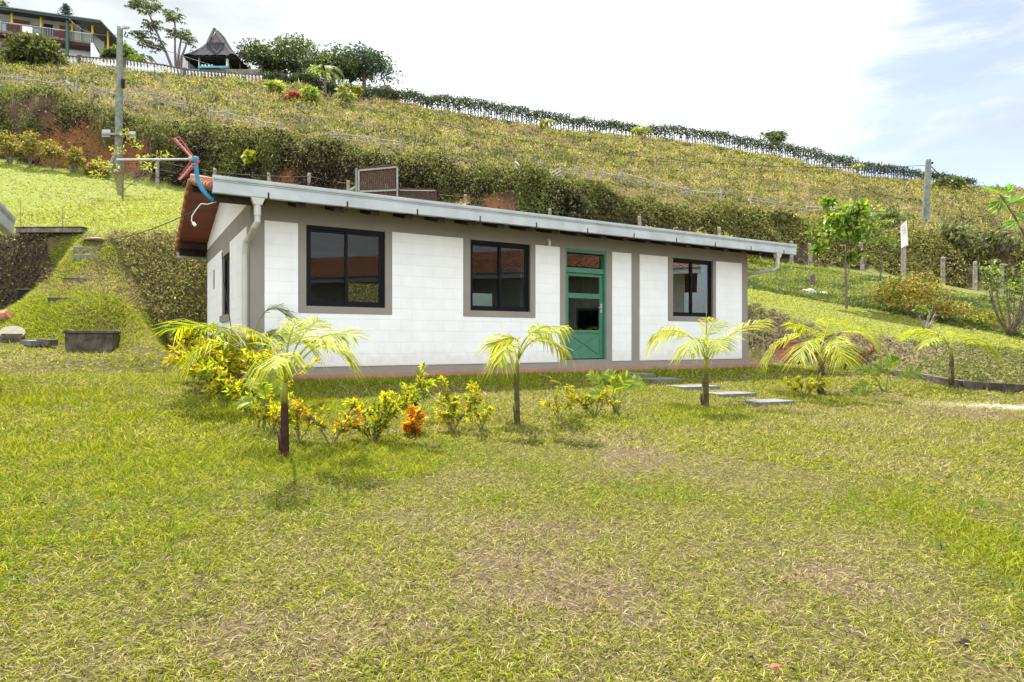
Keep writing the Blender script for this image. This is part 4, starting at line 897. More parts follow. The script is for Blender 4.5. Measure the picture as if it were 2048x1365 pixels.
# ------------------------------------------------------------------ bushes and trees on the terrace
def bush(label, c, R, n, size, cols, cat='bush', group=None, stems=6, kind='bush', per=70):
    c = np.array(c, float); T = thing(kind, label, cat, c, 0, group); m = MB()
    for k in range(stems):
        a = k*2.4; d = np.array([math.cos(a)*R[0]*.6, math.sin(a)*R[1]*.6, R[2]*1.3]); m.tube([(0,0,-.1), d*.4+[0,0,.1*R[2]], d], [.022*min(R[2],1), .014*min(R[2],1), .005], 5)
    m.build('stem', M_BARK, T); m = MB(); clump_crown(m, (0,0,R[2]*.95), R, n, per, size, cols, rc=.42); m.build('foliage', M_LEAF, T); return T
OB = [(.36,.20,.05),(.30,.30,.05),(.42,.26,.06),(.15,.20,.035),(.10,.15,.03)]
c = gp(1815, 20.6); bush('large orange-green bush in front of the white sign', c, (1.05,.9,.72), 46, .10, OB)
c = gp(1905, 20); bush('sprawling orange-yellow bush right of the large orange-green one', c, (.85,.6,.36), 20, .09, OB+[(.36,.30,.07)])
c = gp(1985, 19.5); bush('low yellow-green bush by the multi-stem tree', c, (.7,.5,.3), 12, .08, OB[1:]+[(.30,.33,.05)])
# slim trees
def slim(label, px, Yb, h, crown, cols, lsize, rt, lean=0., limbs=5, asp=.5, per=40, base=None):
    b = gp(px, Yb) if base is None else base; tr, tips = branchy(rt, h, limbs, crown[0]*.8, (lean, 0)); cz = h*.80
    return leaf_tree('tree', label, 'tree', b, tr, [((lean*.8,0,h*.84), crown, int(9+crown[0]*8), per)]+[((t[0],t[1],t[2]), (crown[0]*.35,)*3, 2, per) for t in tips], cols, lsize, rt, asp=asp)
TG = [(.16,.24,.04),(.26,.34,.05),(.10,.16,.03)]
Yb = hit(1693, 618, 15, 30)[1]; slim('slender green tree left of the white sign', 1693, Yb, 3.1, (.92,.8,.95), [(.22,.32,.05),(.34,.42,.06),(.14,.21,.04)], .19, .045, .1, 7, .6, 60)
Yb = hit(1757, 611, 15, 30)[1]; slim('thinner pale-stemmed tree between the slender green tree and the orange bush', 1757, Yb, 2.7, (.50,.45,.9), [(.16,.21,.05),(.24,.28,.06)], .12, .03, .05, 6, .5, 20)
# multi-stem tree at right edge
b = hit(2020, 672, 10, 30); T = thing('shrub', 'multi-stemmed shrub with bare lower branches at the right edge', 'shrub', b); m = MB(); ml = MB()
for k in range(13):
    a = k*2.399; h = 1.4+.8*random.random(); sx = math.cos(a)*.62; sy = math.sin(a)*.4; R = bez((0,0,0), (sx*.9, sy*.9, h*.35), (sx, sy, h*.95), 9); m.tube(R, np.linspace(.035, .01, 9), 6)
    for j in (4, 6, 7): d = RNG.normal(size=3)*.2; d[2] = abs(d[2])+.1; m.tube([R[j], R[j]+d], [.012,.005], 5); foliage(ml, R[j]+d, (.14,.14,.1), 9, .10, TG+[(.34,.33,.06)])
    foliage(ml, R[8], (.22,.22,.18), 26, .11, TG)
m.build('stem', M_BARK, T); ml.build('foliage', M_LEAF, T)
b = hit(1848, 668, 10, 30); T = thing('shrub', 'small almost leafless shrub on the upper lawn, right of the full palm', 'shrub', b); m = MB(); ml = MB()
for dx, h in ((-.28,.55),(-.08,.35),(.25,.75),(.42,.6),(.12,.5),(.33,.35)):
    R = bez((0,0,0), (dx*.5, RNG.normal()*.1, h*.4), (dx, RNG.normal()*.2, h), 8); m.tube(R, np.linspace(.028, .006, 8), 6)
    for j in (3, 5, 6): d = RNG.normal(size=3)*.1; d[2] = abs(d[2]); m.tube([R[j], R[j]+d], [.009,.003], 5)
foliage(ml, (-.1,0,.62), (.2,.2,.12), 26, .07, TG); m.build('stem', M_WOOD, T); ml.build('foliage', M_LEAF, T)
# leafy branch reaching in from the right edge: a papaya-like young tree just outside the frame
bp = np.array([6.55, 7.6, 0]); bp[2] = gz(bp[0], bp[1]); T = thing('tree', 'broad-leaved tree whose leafy branch hangs in at the right edge', 'tree', bp); m = MB(); Yq = 7.6
j0 = at(2075,520,Yq)-bp; m.tube([(0,0,0), (.12,.02,1.2), (.1,.0,2.0), j0+[.05,0,-.2], j0], [.05,.045,.035,.02,.016], 8)
R = bez(j0, at(2030,430,Yq)-bp, at(1996,384,Yq)-bp, 10); m.tube(R, np.linspace(.014, .006, 10), 6); m.build('trunk', M_BARK, T)
ml = MB()
def bigleaf(p, tip, w=.35, c=(.20,.34,.04), up=(0,-.6,.8)):
    p = np.array(p); tip = np.array(tip); Ln = np.linalg.norm(tip-p); D = unit(tip-p); m_ = 7
    for a in np.linspace(-1.0, 1.0, m_):
        S = unit(np.cross(D, np.array(up, float))); d = unit(D*math.cos(a)+S*math.sin(a)); l = Ln*(1-.35*abs(a)); lances(ml, (p+D*Ln*.12)[None], d[None], l, l*.36, cvar(c, 1, .12), U=np.array([up], float), sag=.1, fold=.1)
for (a, b_, c_, d_) in ((2003,392,1972,372),(2004,398,1984,424),(2010,390,2020,364),(2018,408,2048,388),(2028,425,2062,440),(2000,384,1992,366),(2035,440,2010,455)):
    bigleaf(at(a, b_, Yq)-bp, at(c_, d_, Yq+RNG.normal()*.1)-bp)
for k in range(14):
    p = j0+RNG.normal(size=3)*[.25,.25,.4]+[.45,0,.1]; bigleaf(p, p+rdir(1, -.2)[0]*.3)
ml.build('foliage', M_LEAF, T)
# plants in front of the dark bank, both sides (hedge of young crotons on the left by the fence)
CL = [(.30,.30,.05),(.20,.24,.05),(.36,.26,.06),(.26,.14,.05)]
for i, (px, w, h, lab) in enumerate(((15,.8,1.3,'greenish bush at the left edge before the red bank'),(60,1.0,1.5,'tallest orange-tipped bush before the red bank'),(105,.9,1.2,'orange-green bush left of the leaning post'),(150,.7,1.0,'low orange bush beside the first fence post'),
        (185,.5,.5,'small yellow bush in front of the red bank'),(205,.5,.45,'small yellow bush nearest the utility pole'))):
    Yv = float(lineY(PL_D, px))-.6; bush(lab, gp(px, Yv), (w*.52,w*.45,h*.72), 22, .13, CL, group='bushes along the wire fence', per=46)
# yellow-flowering young tree near pole
b = hit(245, 400, 18, 33); T = thing('tree', 'crooked sapling with yellow leaf sprays beside the utility pole', 'tree', b); m = MB(); ml = MB(); e2 = lambda px, py, dy=0: at(px, py, b[1]+dy)-b
m.tube([(0,0,0), e2(245,370), e2(247,330), e2(243,290), e2(250,262)], [.05,.04,.03,.02,.01], 6)
for tx, ty in ((195,352),(290,318),(325,310),(200,322),(270,290),(222,335),(255,268),(238,300),(300,335)):
    a = e2(246, min(385, ty+45)); m.tube([a, (a+e2(tx,ty))/2+[0,0,-.08], e2(tx,ty, RNG.normal()*.3)], [.02,.013,.006], 5); foliage(ml, e2(tx, ty), (.35,.35,.16), 34, .16, [(.50,.44,.05),(.40,.42,.07),(.28,.32,.06)], asp=.4)
m.build('trunk', M_BARK, T); ml.build('crown', M_LEAF, T)
# ------------------------------------------------------------------ left foreground: blocks, steps, lid
def oriented(name, label, cat, c, ry, parts, group=None):
    T = thing(name, label, cat, c, ry, group)
    for nm, boxes, mt in parts:
        m = MB()
        for a, b in boxes: m.box(a, b)
        o = m.build(nm, mt, T); bv = o.modifiers.new('b', 'BEVEL'); bv.width = .012; bv.segments = 2
    return T
def px_w(a, b, Y): return (b-a)/F*Y
c = hit(178, 690, 8, 16); c = at(178, 690, c[1]-.9); c[2] = gz(c[0], c[1]); HB = at(0, 661, c[1])[2]-c[2]; w = px_w(134, 220, c[1])/2
oriented('inspection_chamber', 'mossy concrete box set in the grass at the foot of the left steps', 'concrete box', c, .45, [('body', [((-w*.94,0,-.25),(w*.94,1.2,HB-.06))], M_CONCB), ('lid', [((-w,-.04,HB-.059),(w,1.25,HB))], M_CONCD)])
c = at(97, 463, 16.9); w = px_w(28, 165, c[1])/2
oriented('retaining_kerb', 'low concrete kerb wall on the edge of the upper left lawn', 'kerb wall', c, -.04, [('body', [((-w,0,-.03),(w,.22,.09))], M_CONC), ('cap', [((-w-.02,-.02,.091),(w+.02,.24,.125))], M_CONCD)])
for i, (px, py, wd, lab, mt) in enumerate(((148,562,42,'dark timber step across the middle of the grass ramp',M_CONCD),(172,500,50,'grey stone step near the top of the grass ramp',M_SLATE),(172,516,50,'grey stone step second from the top of the grass ramp',M_SLATE),(120,602,46,'dark timber step lowest on the grass ramp',M_CONCD))):
    c = hit(px, py, 8, 19); w = px_w(0, wd, c[1])/2; oriented('step', lab, 'step', c, .02*i, [('tread', [((-w,-.02,-.06),(w,.28,.075))], mt)], 'steps up the grass ramp on the left')
c = hit(25, 676, 8, 16); T = thing('chamber_lid', 'round concrete lid tilted on its ring in the grass at the left edge', 'manhole lid', c); m = MB(); m.tube([(0,0,-.08), (.0,0,.08)], .20, 24); m.build('ring', M_CONCD, T)
m = MB(); m.tube([(0,0,.085), (.012,-.02,.115)], .215, 24); m.build('lid', mat('pale_concrete', (.24,.215,.16), .9, var=.2, scale=10, bump=.3), T)
c = hit(78, 690, 8, 16); T = thing('stone_edging', 'grey stone edging running from the round lid to the concrete box', 'stone edging', c); m = MB(); m.bar((-.35,.1,.05), (.15,-.25,.03), .22, .1); m.build('slab', M_SLATE, T); m = MB(); m.bar((.1,-.1,.06), (.5,-.28,.04), .16, .12); m.build('slab', M_CONCD, T)
c = hit(-2, 643, 8, 17); T = thing('clay_pot', 'tipped rusty clay pot at the left edge on the mound', 'pot', c, .4); m = MB(); m.tube([(-.17,0,.06),(-.08,0,.08),(.08,0,.11),(.17,0,.14)], [.07,.10,.12,.11], 16); m.build('body', M_TERRA, T, True); m = MB(); m.tube([(.155,0,.137),(.185,0,.147)], .128, 16); m.build('rim', M_TERRA, T)
c = at(70, 590, 15.9); T = thing('drain_box', 'black open drain box sunk below the dark bank at left', 'drain box', c); m = MB(); m.box((-.42,0,-.3),(.42,.5,.12)); m.build('body', M_BLACK, T); m = MB(); m.box((-.45,-.03,.121),(.45,.53,.15)); m.build('rim', M_CONCD, T)
for px, py0, py1, lab in ((41,400,458,'thin white cane standing behind the left end of the kerb wall'),(125,415,462,'thin white cane standing behind the right end of the kerb wall')):
    c = hit(px, py1, 10, 19); m = MB(); m.tube([c, c+[0,0,px_w(0, py1-py0, c[1])]], .012, 6); tag(m.build('garden_cane', M_WOOD), lab, 'cane')
c = hit(190, 478, 10, 19); T = thing('rock', 'pinkish flat rock at the head of the grass ramp', 'rock', c)
def rock(mb, c, R, n=9):
    V = []; Fq = []; k0 = 0
    th = np.linspace(0, math.pi, n); ph = np.linspace(0, 2*math.pi, n*2, endpoint=False); sd = RNG.random(3)*50
    for t in th:
        for p in ph:
            d = np.array([math.sin(t)*math.cos(p), math.sin(t)*math.sin(p), math.cos(t)]); r = 1+.22*math.sin(3*d[0]+sd[0])+.18*math.sin(4*d[1]+sd[1])+.12*math.sin(5*d[2]+sd[2]); V.append(np.array(c)+d*r*np.array(R))
    m_ = n*2
    for i in range(n-1):
        for j in range(m_): Fq.append([i*m_+j, (i+1)*m_+j, (i+1)*m_+(j+1)%m_, i*m_+(j+1)%m_])
    mb.add(V, Fq)
M_ROCK = mat('pinkish_rock', (.42,.30,.22), .9, var=.4, scale=6, bump=.5, bscale=20); M_WROCK = mat('white_rock', (.60,.60,.55), .9, var=.3, scale=6, bump=.4)
m = MB(); rock(m, (0,0,-.02), (.26,.2,.06)); m.build('stone', M_ROCK, T, True)
c = hit(150, 470, 10, 19)
for i, (px, py, r, lab) in enumerate(((1622,588,.16,'larger white rock on the upper lawn below the brown stump post'),(1648,590,.12,'smaller white rock right beside the larger one'),(1608,584,.08,'smallest white rock left of the larger one'))):
    c = hit(px, py, 15, 30); T = thing('rock', lab, 'rock', c, 0, 'white rocks on the upper lawn'); m = MB(); rock(m, (0,0,.03), (r*1.3,r,r*.7)); m.build('stone', M_WROCK, T, True)
c = hit(1625, 575, 15, 30); m = MB(); m.tube([(0,0,-.2),(0,0,.45),(.01,0,.52)], [.10,.10,.08], 10); T = thing('stump_post', 'short brown timber stump on the slope above the white rocks', 'post', c); m.build('post', M_BARK, T)
# brick stack and kerb at right
c = atlawn(1594, 727); c[2] = gz(c[0], c[1]); M_BRICK = brickmat('hollow_clay_bricks', (.44,.19,.11), (.34,.13,.08), (.16,.08,.05), .33, .10)
T = thing('brick_stack', 'square stack of orange clay bricks at the foot of the earth bank', 'brick stack', c, HANG-.35); m = MB(); m.box((-.33,0,-.05),(.33,.45,.46)); m.build('bricks', M_BRICK, T); m = MB(); m.box((-.36,-.03,.461),(.36,.48,.50)); m.build('top_slab', M_TERRA, T)
T = thing('concrete_kerb', 'dark stained concrete kerb curving along the foot of the right bank', 'kerb', (0,0,0)); m = MB()
kp = [atlawn(x, y) for x, y in ((1745,745),(1800,756),(1850,764),(1890,772),(1925,778),(1965,781),(2010,784),(2060,787),(2140,792),(2260,800))]
for p, q in zip(kp[:-1], kp[1:]): p = p.copy(); q = q.copy(); p[2] += .06; q[2] += .06; m.bar(p, q, .14, .20)
m.build('body', M_CONCD, T)

# ------------------------------------------------------------------ wire fence along the dark bank
T = thing('wire_fence', 'wire fence of grey timber posts along the foot of the dark bank', 'fence', (0,0,0))
FP = [(-40,285,318),(22,262,308),(145,283,324),(315,325,378),(430,338,386),(540,345,392),(618,346,396),(697,362,406),(770,380,414),(930,400,436),(1100,425,464),(1280,432,490),(1440,455,512),(1583,482,530),(1621,480,531),(1725,484,541),(1808,494,552),(1886,511,566),(1950,515,575),(2003,524,584),(2052,530,592)]
tops = []
for px, pt, pb in FP:
    Yv = float(lineY(PL_D, px))-.15; b = gp(px, Yv); h = max(px_w(0, pb-pt, Yv), 1.05); ln = RNG.normal()*.03
    m = MB(); m.tube([b-[0,0,.3], b+[ln*.5,0,h*.6], b+[ln,0,h-.05], b+[ln,0,h]], [.095,.09,.085,.055], 9); m.build('post', M_WOOD, T); tops.append((b, b+[ln,0,h]))
for f in (.25,.55,.85):
    m = MB(); pts_ = []
    for (a, b), (c_, d) in zip(tops[:-1], tops[1:]):
        p = a+(b-a)*f-[0,.09,0]; q = c_+(d-c_)*f-[0,.09,0]; pts_ += [p, (p+q)/2-[0,0,.04]]
    m.tube(pts_+[q], .006, 4); m.build('wire', M_WIRE, T)
Yv = float(lineY(PL_D, 222))-.5; b = gp(209, Yv); m = MB(); m.tube([b, at(232, 306, Yv+.1)], .09, 8); tag(m.build('leaning_post', M_WOOD), 'grey timber post leaning against the left utility pole', 'post')
b = gp(704, 31.0); m = MB(); m.tube([at(695,385,31), at(730,366,31)], .09, 8); tag(m.build('wooden_prop', M_WOOD), 'slanting pale timber prop at the left of the slatted gate', 'prop')
# slatted gate and low slat fence
Yg = 30.2; T = thing('slatted_gate', 'tall dark slatted gate with a pale metal frame above the roof', 'gate', (0,0,0)); g = lambda px, py, dy=0: at(px, py, Yg+dy)
M_SLAT = mat('dark_brown_slats', (.085,.045,.035), .7, var=.5, scale=12)
a0, a1, b0, b1 = g(718,342), g(795,335), g(718,384), g(795,381)
bot = 1.3; m = MB()
for p, q in ((a0, a1), (b0, b1), (a0, b0-[0,0,bot]), (a1, b1-[0,0,bot])): m.bar(p-[0,.03,0], q-[0,.03,0], .07, .07, up=(0,1,0))
m.build('frame', mat('dull_grey_frame', (.30,.29,.28), .6, var=.3), T); m = MB()
for k in range(19):
    t = (k+.5)/19; p = a0+(a1-a0)*t+[0,.05,.14+.06*random.random()]; m.bar(p, [p[0], p[1], b0[2]-bot], .075, .02, up=(0,1,0))
m.build('slats', M_SLAT, T); m = MB(); m.bar(g(713,337), [g(713,337)[0], Yg, b0[2]-bot], .1, .1, up=(0,1,0)); m.build('gate_post', M_POLE, T)
T = thing('slat_fence', 'low dark slat fence continuing right of the slatted gate', 'fence', (0,0,0)); m = MB()
for k in range(20): t = k/19; p = g(800+72*t, 377+3*t, .3+t*.8); p[2] += .05*random.random(); m.bar(p, [p[0], p[1], p[2]-2.0], .07, .02, up=(0,1,0))
m.build('slats', M_SLAT, T); m = MB(); m.bar(g(799,381,.25), g(870,382,1.0), .05, .05); m.build('rail', MATS['dull_grey_frame'], T)
# ------------------------------------------------------------------ weathered rail fences on the hillside
def railfence(label, pts_, step=1.7, hh=.46):
    P = [hit(px, py, 30, 100) for px, py in pts_]; T = thing('rail_fence', label, 'rail fence', (0,0,0), 0, 'weathered log rail fences across the hillside')
    seg = [np.linalg.norm(q-p) for p, q in zip(P[:-1], P[1:])]; tot = sum(seg); n = max(int(tot/step), 2); q0 = None
    for k in range(n+1):
        d = tot*k/n; i = 0
        while i < len(seg)-1 and d > seg[i]: d -= seg[i]; i += 1
        p = P[i]+(P[i+1]-P[i])*min(d/seg[i], 1); p[2] = gz(p[0], p[1]); h = hh*(.85+.4*random.random()); sc = p[1]/45
        m = MB(); m.tube([p-[0,0,.2], p+[RNG.normal()*.06, 0, h+.25]], [.08*sc, .07*sc], 6); m.build('post', M_WOODL, T)
        if q0 is not None:
            for z in (.22, .42, .60):
                if random.random() < .85:
                    m = MB(); a = q0+[0,-.12,z*hh/.55+RNG.normal()*.03]; b = p+[0,-.12,z*hh/.55+RNG.normal()*.03]; m.tube([a, (a+b)/2+[0,0,RNG.normal()*.04-.03], b], .035*sc, 6); m.build('rail', M_WOODL, T)
        q0 = p
railfence('grey rail fence at the far left below the round bush', [(-10,172),(60,175),(100,178),(150,190)])
railfence('broken rail fence half-hidden in grass left of the utility pole', [(185,192),(215,200)])
railfence('short low rail fence right of the left utility pole', [(250,208),(340,212),(368,222)])
railfence('grey rail fence ending above the antenna side of the roof', [(420,238),(470,248),(520,258),(558,268)])
railfence('grey rail fence above the slatted gate', [(662,282),(700,290),(740,294),(800,304)])
railfence('rail fence above the middle of the roof', [(1030,342),(1080,350),(1120,356),(1180,364)])
railfence('rail fence just right of the one above the middle of the roof', [(1205,362),(1250,368),(1290,378)])
railfence('darker rail fence stretch sagging above the right half of the roof', [(1310,382),(1340,390),(1390,400),(1440,408)])
railfence('rail fence left of the slender green tree', [(1500,414),(1550,422),(1600,428),(1670,436)])
railfence('rail fence between slender green tree and white sign', [(1700,440),(1750,446),(1800,452)])
# utility poles and wires
Yp = 34.3; b = gp(237, 33.4); Yp = b[1]; top = at(240, 55, Yp); T = thing('utility_pole', 'tall green-grey utility pole with street lamp and two grey panels', 'utility pole', (0,0,0)); m = MB(); m.tube([b-[0,0,.5], (b+top)/2, top], [.20,.17,.13], 12); m.build('pole', M_POLE, T)
m = MB(); m.tube([top+[0,-.1,-.1], at(252,56,Yp), at(258,55,Yp)], .04, 6); m.build('lamp_arm', M_STEEL, T); m = MB(); m.tube([at(246,56,Yp), at(252,54,Yp), at(259,55,Yp)], [.08,.13,.06], 8); m.build('street_lamp', M_STEEL, T)
for a, c_, d, e_ in ((204,260,221,274),(258,264,272,276)): m = MB(); q1, q2 = at(a, e_, Yp-.25), at(d, c_, Yp-.2); m.box(q1, q2); m.build('panel', mat('pale_grey_panel', (.42,.44,.47), .6) if 'pale_grey_panel' not in MATS else MATS['pale_grey_panel'], T)
m = MB(); m.bar(at(204,268,Yp-.3), at(272,270,Yp-.3), .1, .1); m.build('crossbar', M_WOOD, T); m = MB(); m.box(at(242,176,Yp-.3), at(250,160,Yp-.2)); m.build('junction_box', M_BLACK, T)
m = MB(); m.tube([at(252,64,Yp), at(249,71,Yp), at(253,76,Yp), at(256,70,Yp)], .03, 6); m.build('hook', M_WIRE, T)
Y2 = 38.; b = gp(1850, Y2); top2 = at(1857, 320, Y2); T = thing('utility_pole', 'plain wooden utility pole standing right of the white sign', 'utility pole', (0,0,0)); m = MB(); m.tube([b-[0,0,1.], (b+top2)/2, top2], [.20,.17,.14], 12); m.build('pole', M_POLE, T); m = MB(); m.tube([at(1858,328,Y2), at(1866,326,Y2)], .06, 8); m.build('insulator', M_BLACK, T)
def wire(label, a, b, sag, r=.015, n=30):
    m = MB(); m.tube([a+(b-a)*t-np.array([0,0,4*t*(1-t)*sag]) for t in np.linspace(0, 1, n)], r, 5); tag(m.build('overhead_wire', M_WIRE), label, 'wire')
wire('long overhead wire sagging across the hillside between the two utility poles', at(244,72,Yp), at(1857,331,Y2), 2.2)
wire('overhead wire from the right utility pole down to the crest', at(1860,331,Y2), at(1960,378,90), 1.0, .03)
wire('twisted pale wire from the left utility pole to the painted house', at(236,74,Yp), at(185,92,60), 1.3)
wire('overhead wire from the left utility pole to the green gallery post', at(236,70,Yp), at(138,38,60), .5)
# sign
Ys = 29.5; T = thing('sign', 'white notice board on a thick grey post behind the orange-green bush', 'sign', (0,0,0)); m = MB(); z = gp(1807, Ys); m.tube([z-[0,0,.3], at(1807, 492, Ys)], .10, 10); m.build('post', M_WOOD, T)
m = MB(); q1 = [at(1801,452,Ys), at(1813,441,Ys-.35), at(1816,490,Ys-.35), at(1802,497,Ys)]; V = q1+[p+[.05,.06,0] for p in q1]; m.add(V, [[0,1,2,3],[7,6,5,4],[0,4,5,1],[1,5,6,2],[2,6,7,3],[3,7,4,0]]); BO = m.build('board', M_WHITEP, T)
m = MB(); A_, B_, C_, D_ = q1
for v, l, r_, h_ in ((.14,.3,.7,.05),(.26,.2,.8,.035),(.34,.3,.75,.02),(.42,.2,.8,.02)):
    p = lambda s, t: (A_*(1-s)+B_*s)*(1-t)+(D_*(1-s)+C_*s)*t-np.array([.004,.012,0]); m.add([p(l,v),p(r_,v),p(r_,v+h_),p(l,v+h_)], [[0,1,2,3]])
m.build('lettering', mat('faded_grey_print', (.45,.46,.50)), BO)

# ------------------------------------------------------------------ crest: balustrade, hedge, houses, trees
BAL = [(-60,131),(0,130),(125,132),(250,140),(330,151),(370,160),(450,166),(522,171)]
T = thing('balustrade', 'white concrete balustrade with dark handrail along the crest', 'balustrade', (0,0,0)); BP = [at(px, py+1, 59.6) for px, py in BAL if px >= 0]
tot = [0]
for p, q in zip(BP[:-1], BP[1:]): tot.append(tot[-1]+np.linalg.norm(q-p))
hb = .88; proto = None
for k in range(62):
    d = 5.0+(tot[-1]-5.0)*k/61; i = min(np.searchsorted(tot, d)-1, len(BP)-2); i = max(i, 0); p = BP[i]+(BP[i+1]-BP[i])*(d-tot[i])/(tot[i+1]-tot[i])
    if proto is None:
        m = MB(); z = [0,.06,.08,.2,.34,.5,.66,.74,.80,.88]; r = [.13,.13,.08,.12,.14,.10,.07,.08,.12,.12]; m.tube([(0,0,a) for a in z], r, 10, caps=True); proto = m.build('baluster', M_WHITEP, T, True); proto.location = p
    else: o = proto.copy(); COL.objects.link(o); o.parent = T; o.location = p
m = MB()
for i in range(1, len(BP)-1): m.bar(BP[i]+[0,0,hb+.05], BP[i+1]+[0,0,hb+.05], .26, .12)
m.build('handrail', M_CONCD, T); m = MB()
for i in range(1, len(BP)-1): m.bar(BP[i]-[0,0,.12], BP[i+1]-[0,0,.12], .26, .22)
m.build('base_beam', M_CONCD, T)
for px, lab in ((250,''),(370,''),(160,'')):
    p = at(px, np.interp(px, [a for a,_ in BAL], [b for _,b in BAL])+1, 59.6); m = MB(); m.box(p+[-.15,-.15,-.2], p+[.15,.15,1.1]); m.build('pillar', M_CONCD, T)
# hedge of clipped columnar shrubs along the crest
T = thing('hedge', 'long clipped hedge of thin-stemmed shrubs along the crest of the hill', 'hedge', (0,0,0)); ml = MB(); ms = MB()
fx = [p[0] for p in FD]; 
HT = [(520,150,163),(600,160,176),(700,180,200),(800,188,214),(950,213,246),(1000,220,252),(1100,231,262),(1230,247,270),(1300,254,281),(1420,270,300),(1520,284,314),(1600,300,332),(1700,322,352),(1800,340,364),(1850,350,369),(1950,368,378)]
px = 528.
while px < 1950:
    yt = np.interp(px, [h[0] for h in HT], [h[1] for h in HT]); yb = np.interp(px, [h[0] for h in HT], [h[2] for h in HT]); Yh = np.interp(px, fx, [p[2] for p in FD])+.5
    b = at(px, yb, Yh); b[2] = gz(b[0], b[1])-.1; h = px_w(0, yb-yt, Yh)*(.93+.14*random.random())+.2
    h *= 1.12; ms.tube([b, b+[RNG.normal()*.08,0,h*.5], b+[RNG.normal()*.12,0,h*.9]], [.065,.06,.03], 4)
    low = .38 if px > 800 else .12
    n = int(78*(1.6-low)); P = np.stack([b[0]+RNG.normal(size=n)*.36*Yh/80, b[1]+RNG.normal(size=n)*.35, b[2]+h*(low+(1-low)*RNG.random(n)**.6)], 1)
    lances(ml, P, rdir(n, .4), .20+.18*RNG.random(n), .10*Yh/75+.03, cvar(pick([(.05,.075,.03),(.075,.105,.04),(.10,.11,.055)], n), n, .25)); px += 4.7+1.2*random.random()
ms.build('stem', M_BARK, T); ml.build('foliage', M_DRYLEAF, T)
# painted house at the upper left
T = thing('house', 'two-storey painted house with open gallery and yellow posts at the upper left', 'house', (0,0,0))
A = at(-90, 100, 62); B = at(207, 100, 66); A[2] = B[2] = 0; dv = (B-A); LW = np.linalg.norm(dv); dv /= LW; nb = np.array([-dv[1], dv[0], 0]); nb = nb if nb[1] > 0 else -nb
ZE, ZD, ZGf = 32.0, 30.15, float(gp(180,66)[2])-.4
def hp(px, back, z):  # point on the facade line seen at column px
    r = (px-CX)/F; t = (r*A[1]-A[0])/(dv[0]-r*dv[1]); return A+dv*t+nb*back+np.array([0,0,z])
def slab(mb, px0, px1, b0, b1, z0, z1):
    V = [hp(p, b, z) for z in (z0, z1) for p, b in ((px0,b0),(px1,b0),(px1,b1),(px0,b1))]; mb.add(V, [[0,3,2,1],[4,5,6,7],[0,1,5,4],[1,2,6,5],[2,3,7,6],[3,0,4,7]])
M_PALE = mat('pale_mint_wall', (.62,.66,.58), .8, var=.1, scale=1); M_LOUV = brickmat('orange_louvres', (.36,.15,.04), (.24,.09,.03), (.06,.03,.02), 2.0, .16); M_YEL = mat('yellow_paint', (.68,.46,.03), .5); M_TEAL = mat('dark_teal_paint', (.05,.12,.10), .5); M_MRED = mat('dark_red_paint', (.075,.018,.016), .6)
M_ROOFG = mat('grey_fibre_roof', (.16,.16,.15), .8, var=.3, scale=5); M_TEALR = mat('dark_green_fascia', (.04,.07,.07), .6)
m = MB(); slab(m, -90, 150, 2.0, 5.5, ZD, ZE+.66); slab(m, 151, 196, 2.4, 5.5, ZD, ZE+.72); m.build('upper_wall', M_PALE, T)
m = MB(); slab(m, -90, 190, 1.6, 5.5, ZGf, ZD-.2); m.build('lower_wall', M_WHITEP, T)
m = MB(); slab(m, -90, 188, -.2, 3.2, ZD-.2, ZD); m.build('gallery_floor', M_CONC, T); m = MB(); slab(m, -90, 186, -.1, 1.2, ZD-.42, ZD-.2); m.build('gallery_beam', M_MRED, T)
for a, c_ in ((8,44),(106,136)): m = MB(); slab(m, a, c_, 1.93, 2.0, ZD+.0, ZE+.3); m.build('shutter', M_LOUV, T)
for a, c_ in ((73,92),): m = MB(); slab(m, a, c_, 1.92, 2.0, ZD, ZE+.25); m.build('door', M_MRED, T)
for a, c_ in ((46,70),(-14,2)): m = MB(); slab(m, a, c_, 1.9, 2.0, ZD+.5, ZE-.05); fo = m.build('window', M_TEAL, T); m = MB(); slab(m, a+2, c_-2, 1.86, 1.9, ZD+.6, ZE-.35); m.build('pane', mat('pale_curtained_glass', (.50,.62,.66), .2) if 'pale_curtained_glass' not in MATS else MATS['pale_curtained_glass'], fo)
for i, pxx in enumerate((24, 82, 144, 185)):
    m = MB(); c0, c1 = hp(pxx, 0, ZE-.95), hp(pxx, 0, ZE); m.tube([c0, c1], .10, 8); o = m.build('post', M_YEL, T); m = MB(); m.tube([hp(pxx, 0, ZD), c0], .11, 8); m.build('post_base', M_TEAL, o)
m = MB(); m.tube([hp(137, -.4, ZGf), hp(137, -.4, ZE)], .15, 8); m.build('post', M_TEAL, T)
m = MB()
for k in range(60): pxx = -10+195*k/59; m.bar(hp(pxx, -.12, ZD), hp(pxx, -.12, ZD+.85), .02, .02, up=(0,1,0))
m.bar(hp(-60,-.12,ZD+.85), hp(186,-.12,ZD+.85), .05, .05); m.build('railing', M_PALE, T)
for a, c_ in ((14,40),(108,132),(46,66)): m = MB(); slab(m, a, c_, -.2, -.14, ZD+.1, ZD+.7); m.build('hanging_cloth', M_MRED if a != 46 else M_WHITEP, T)
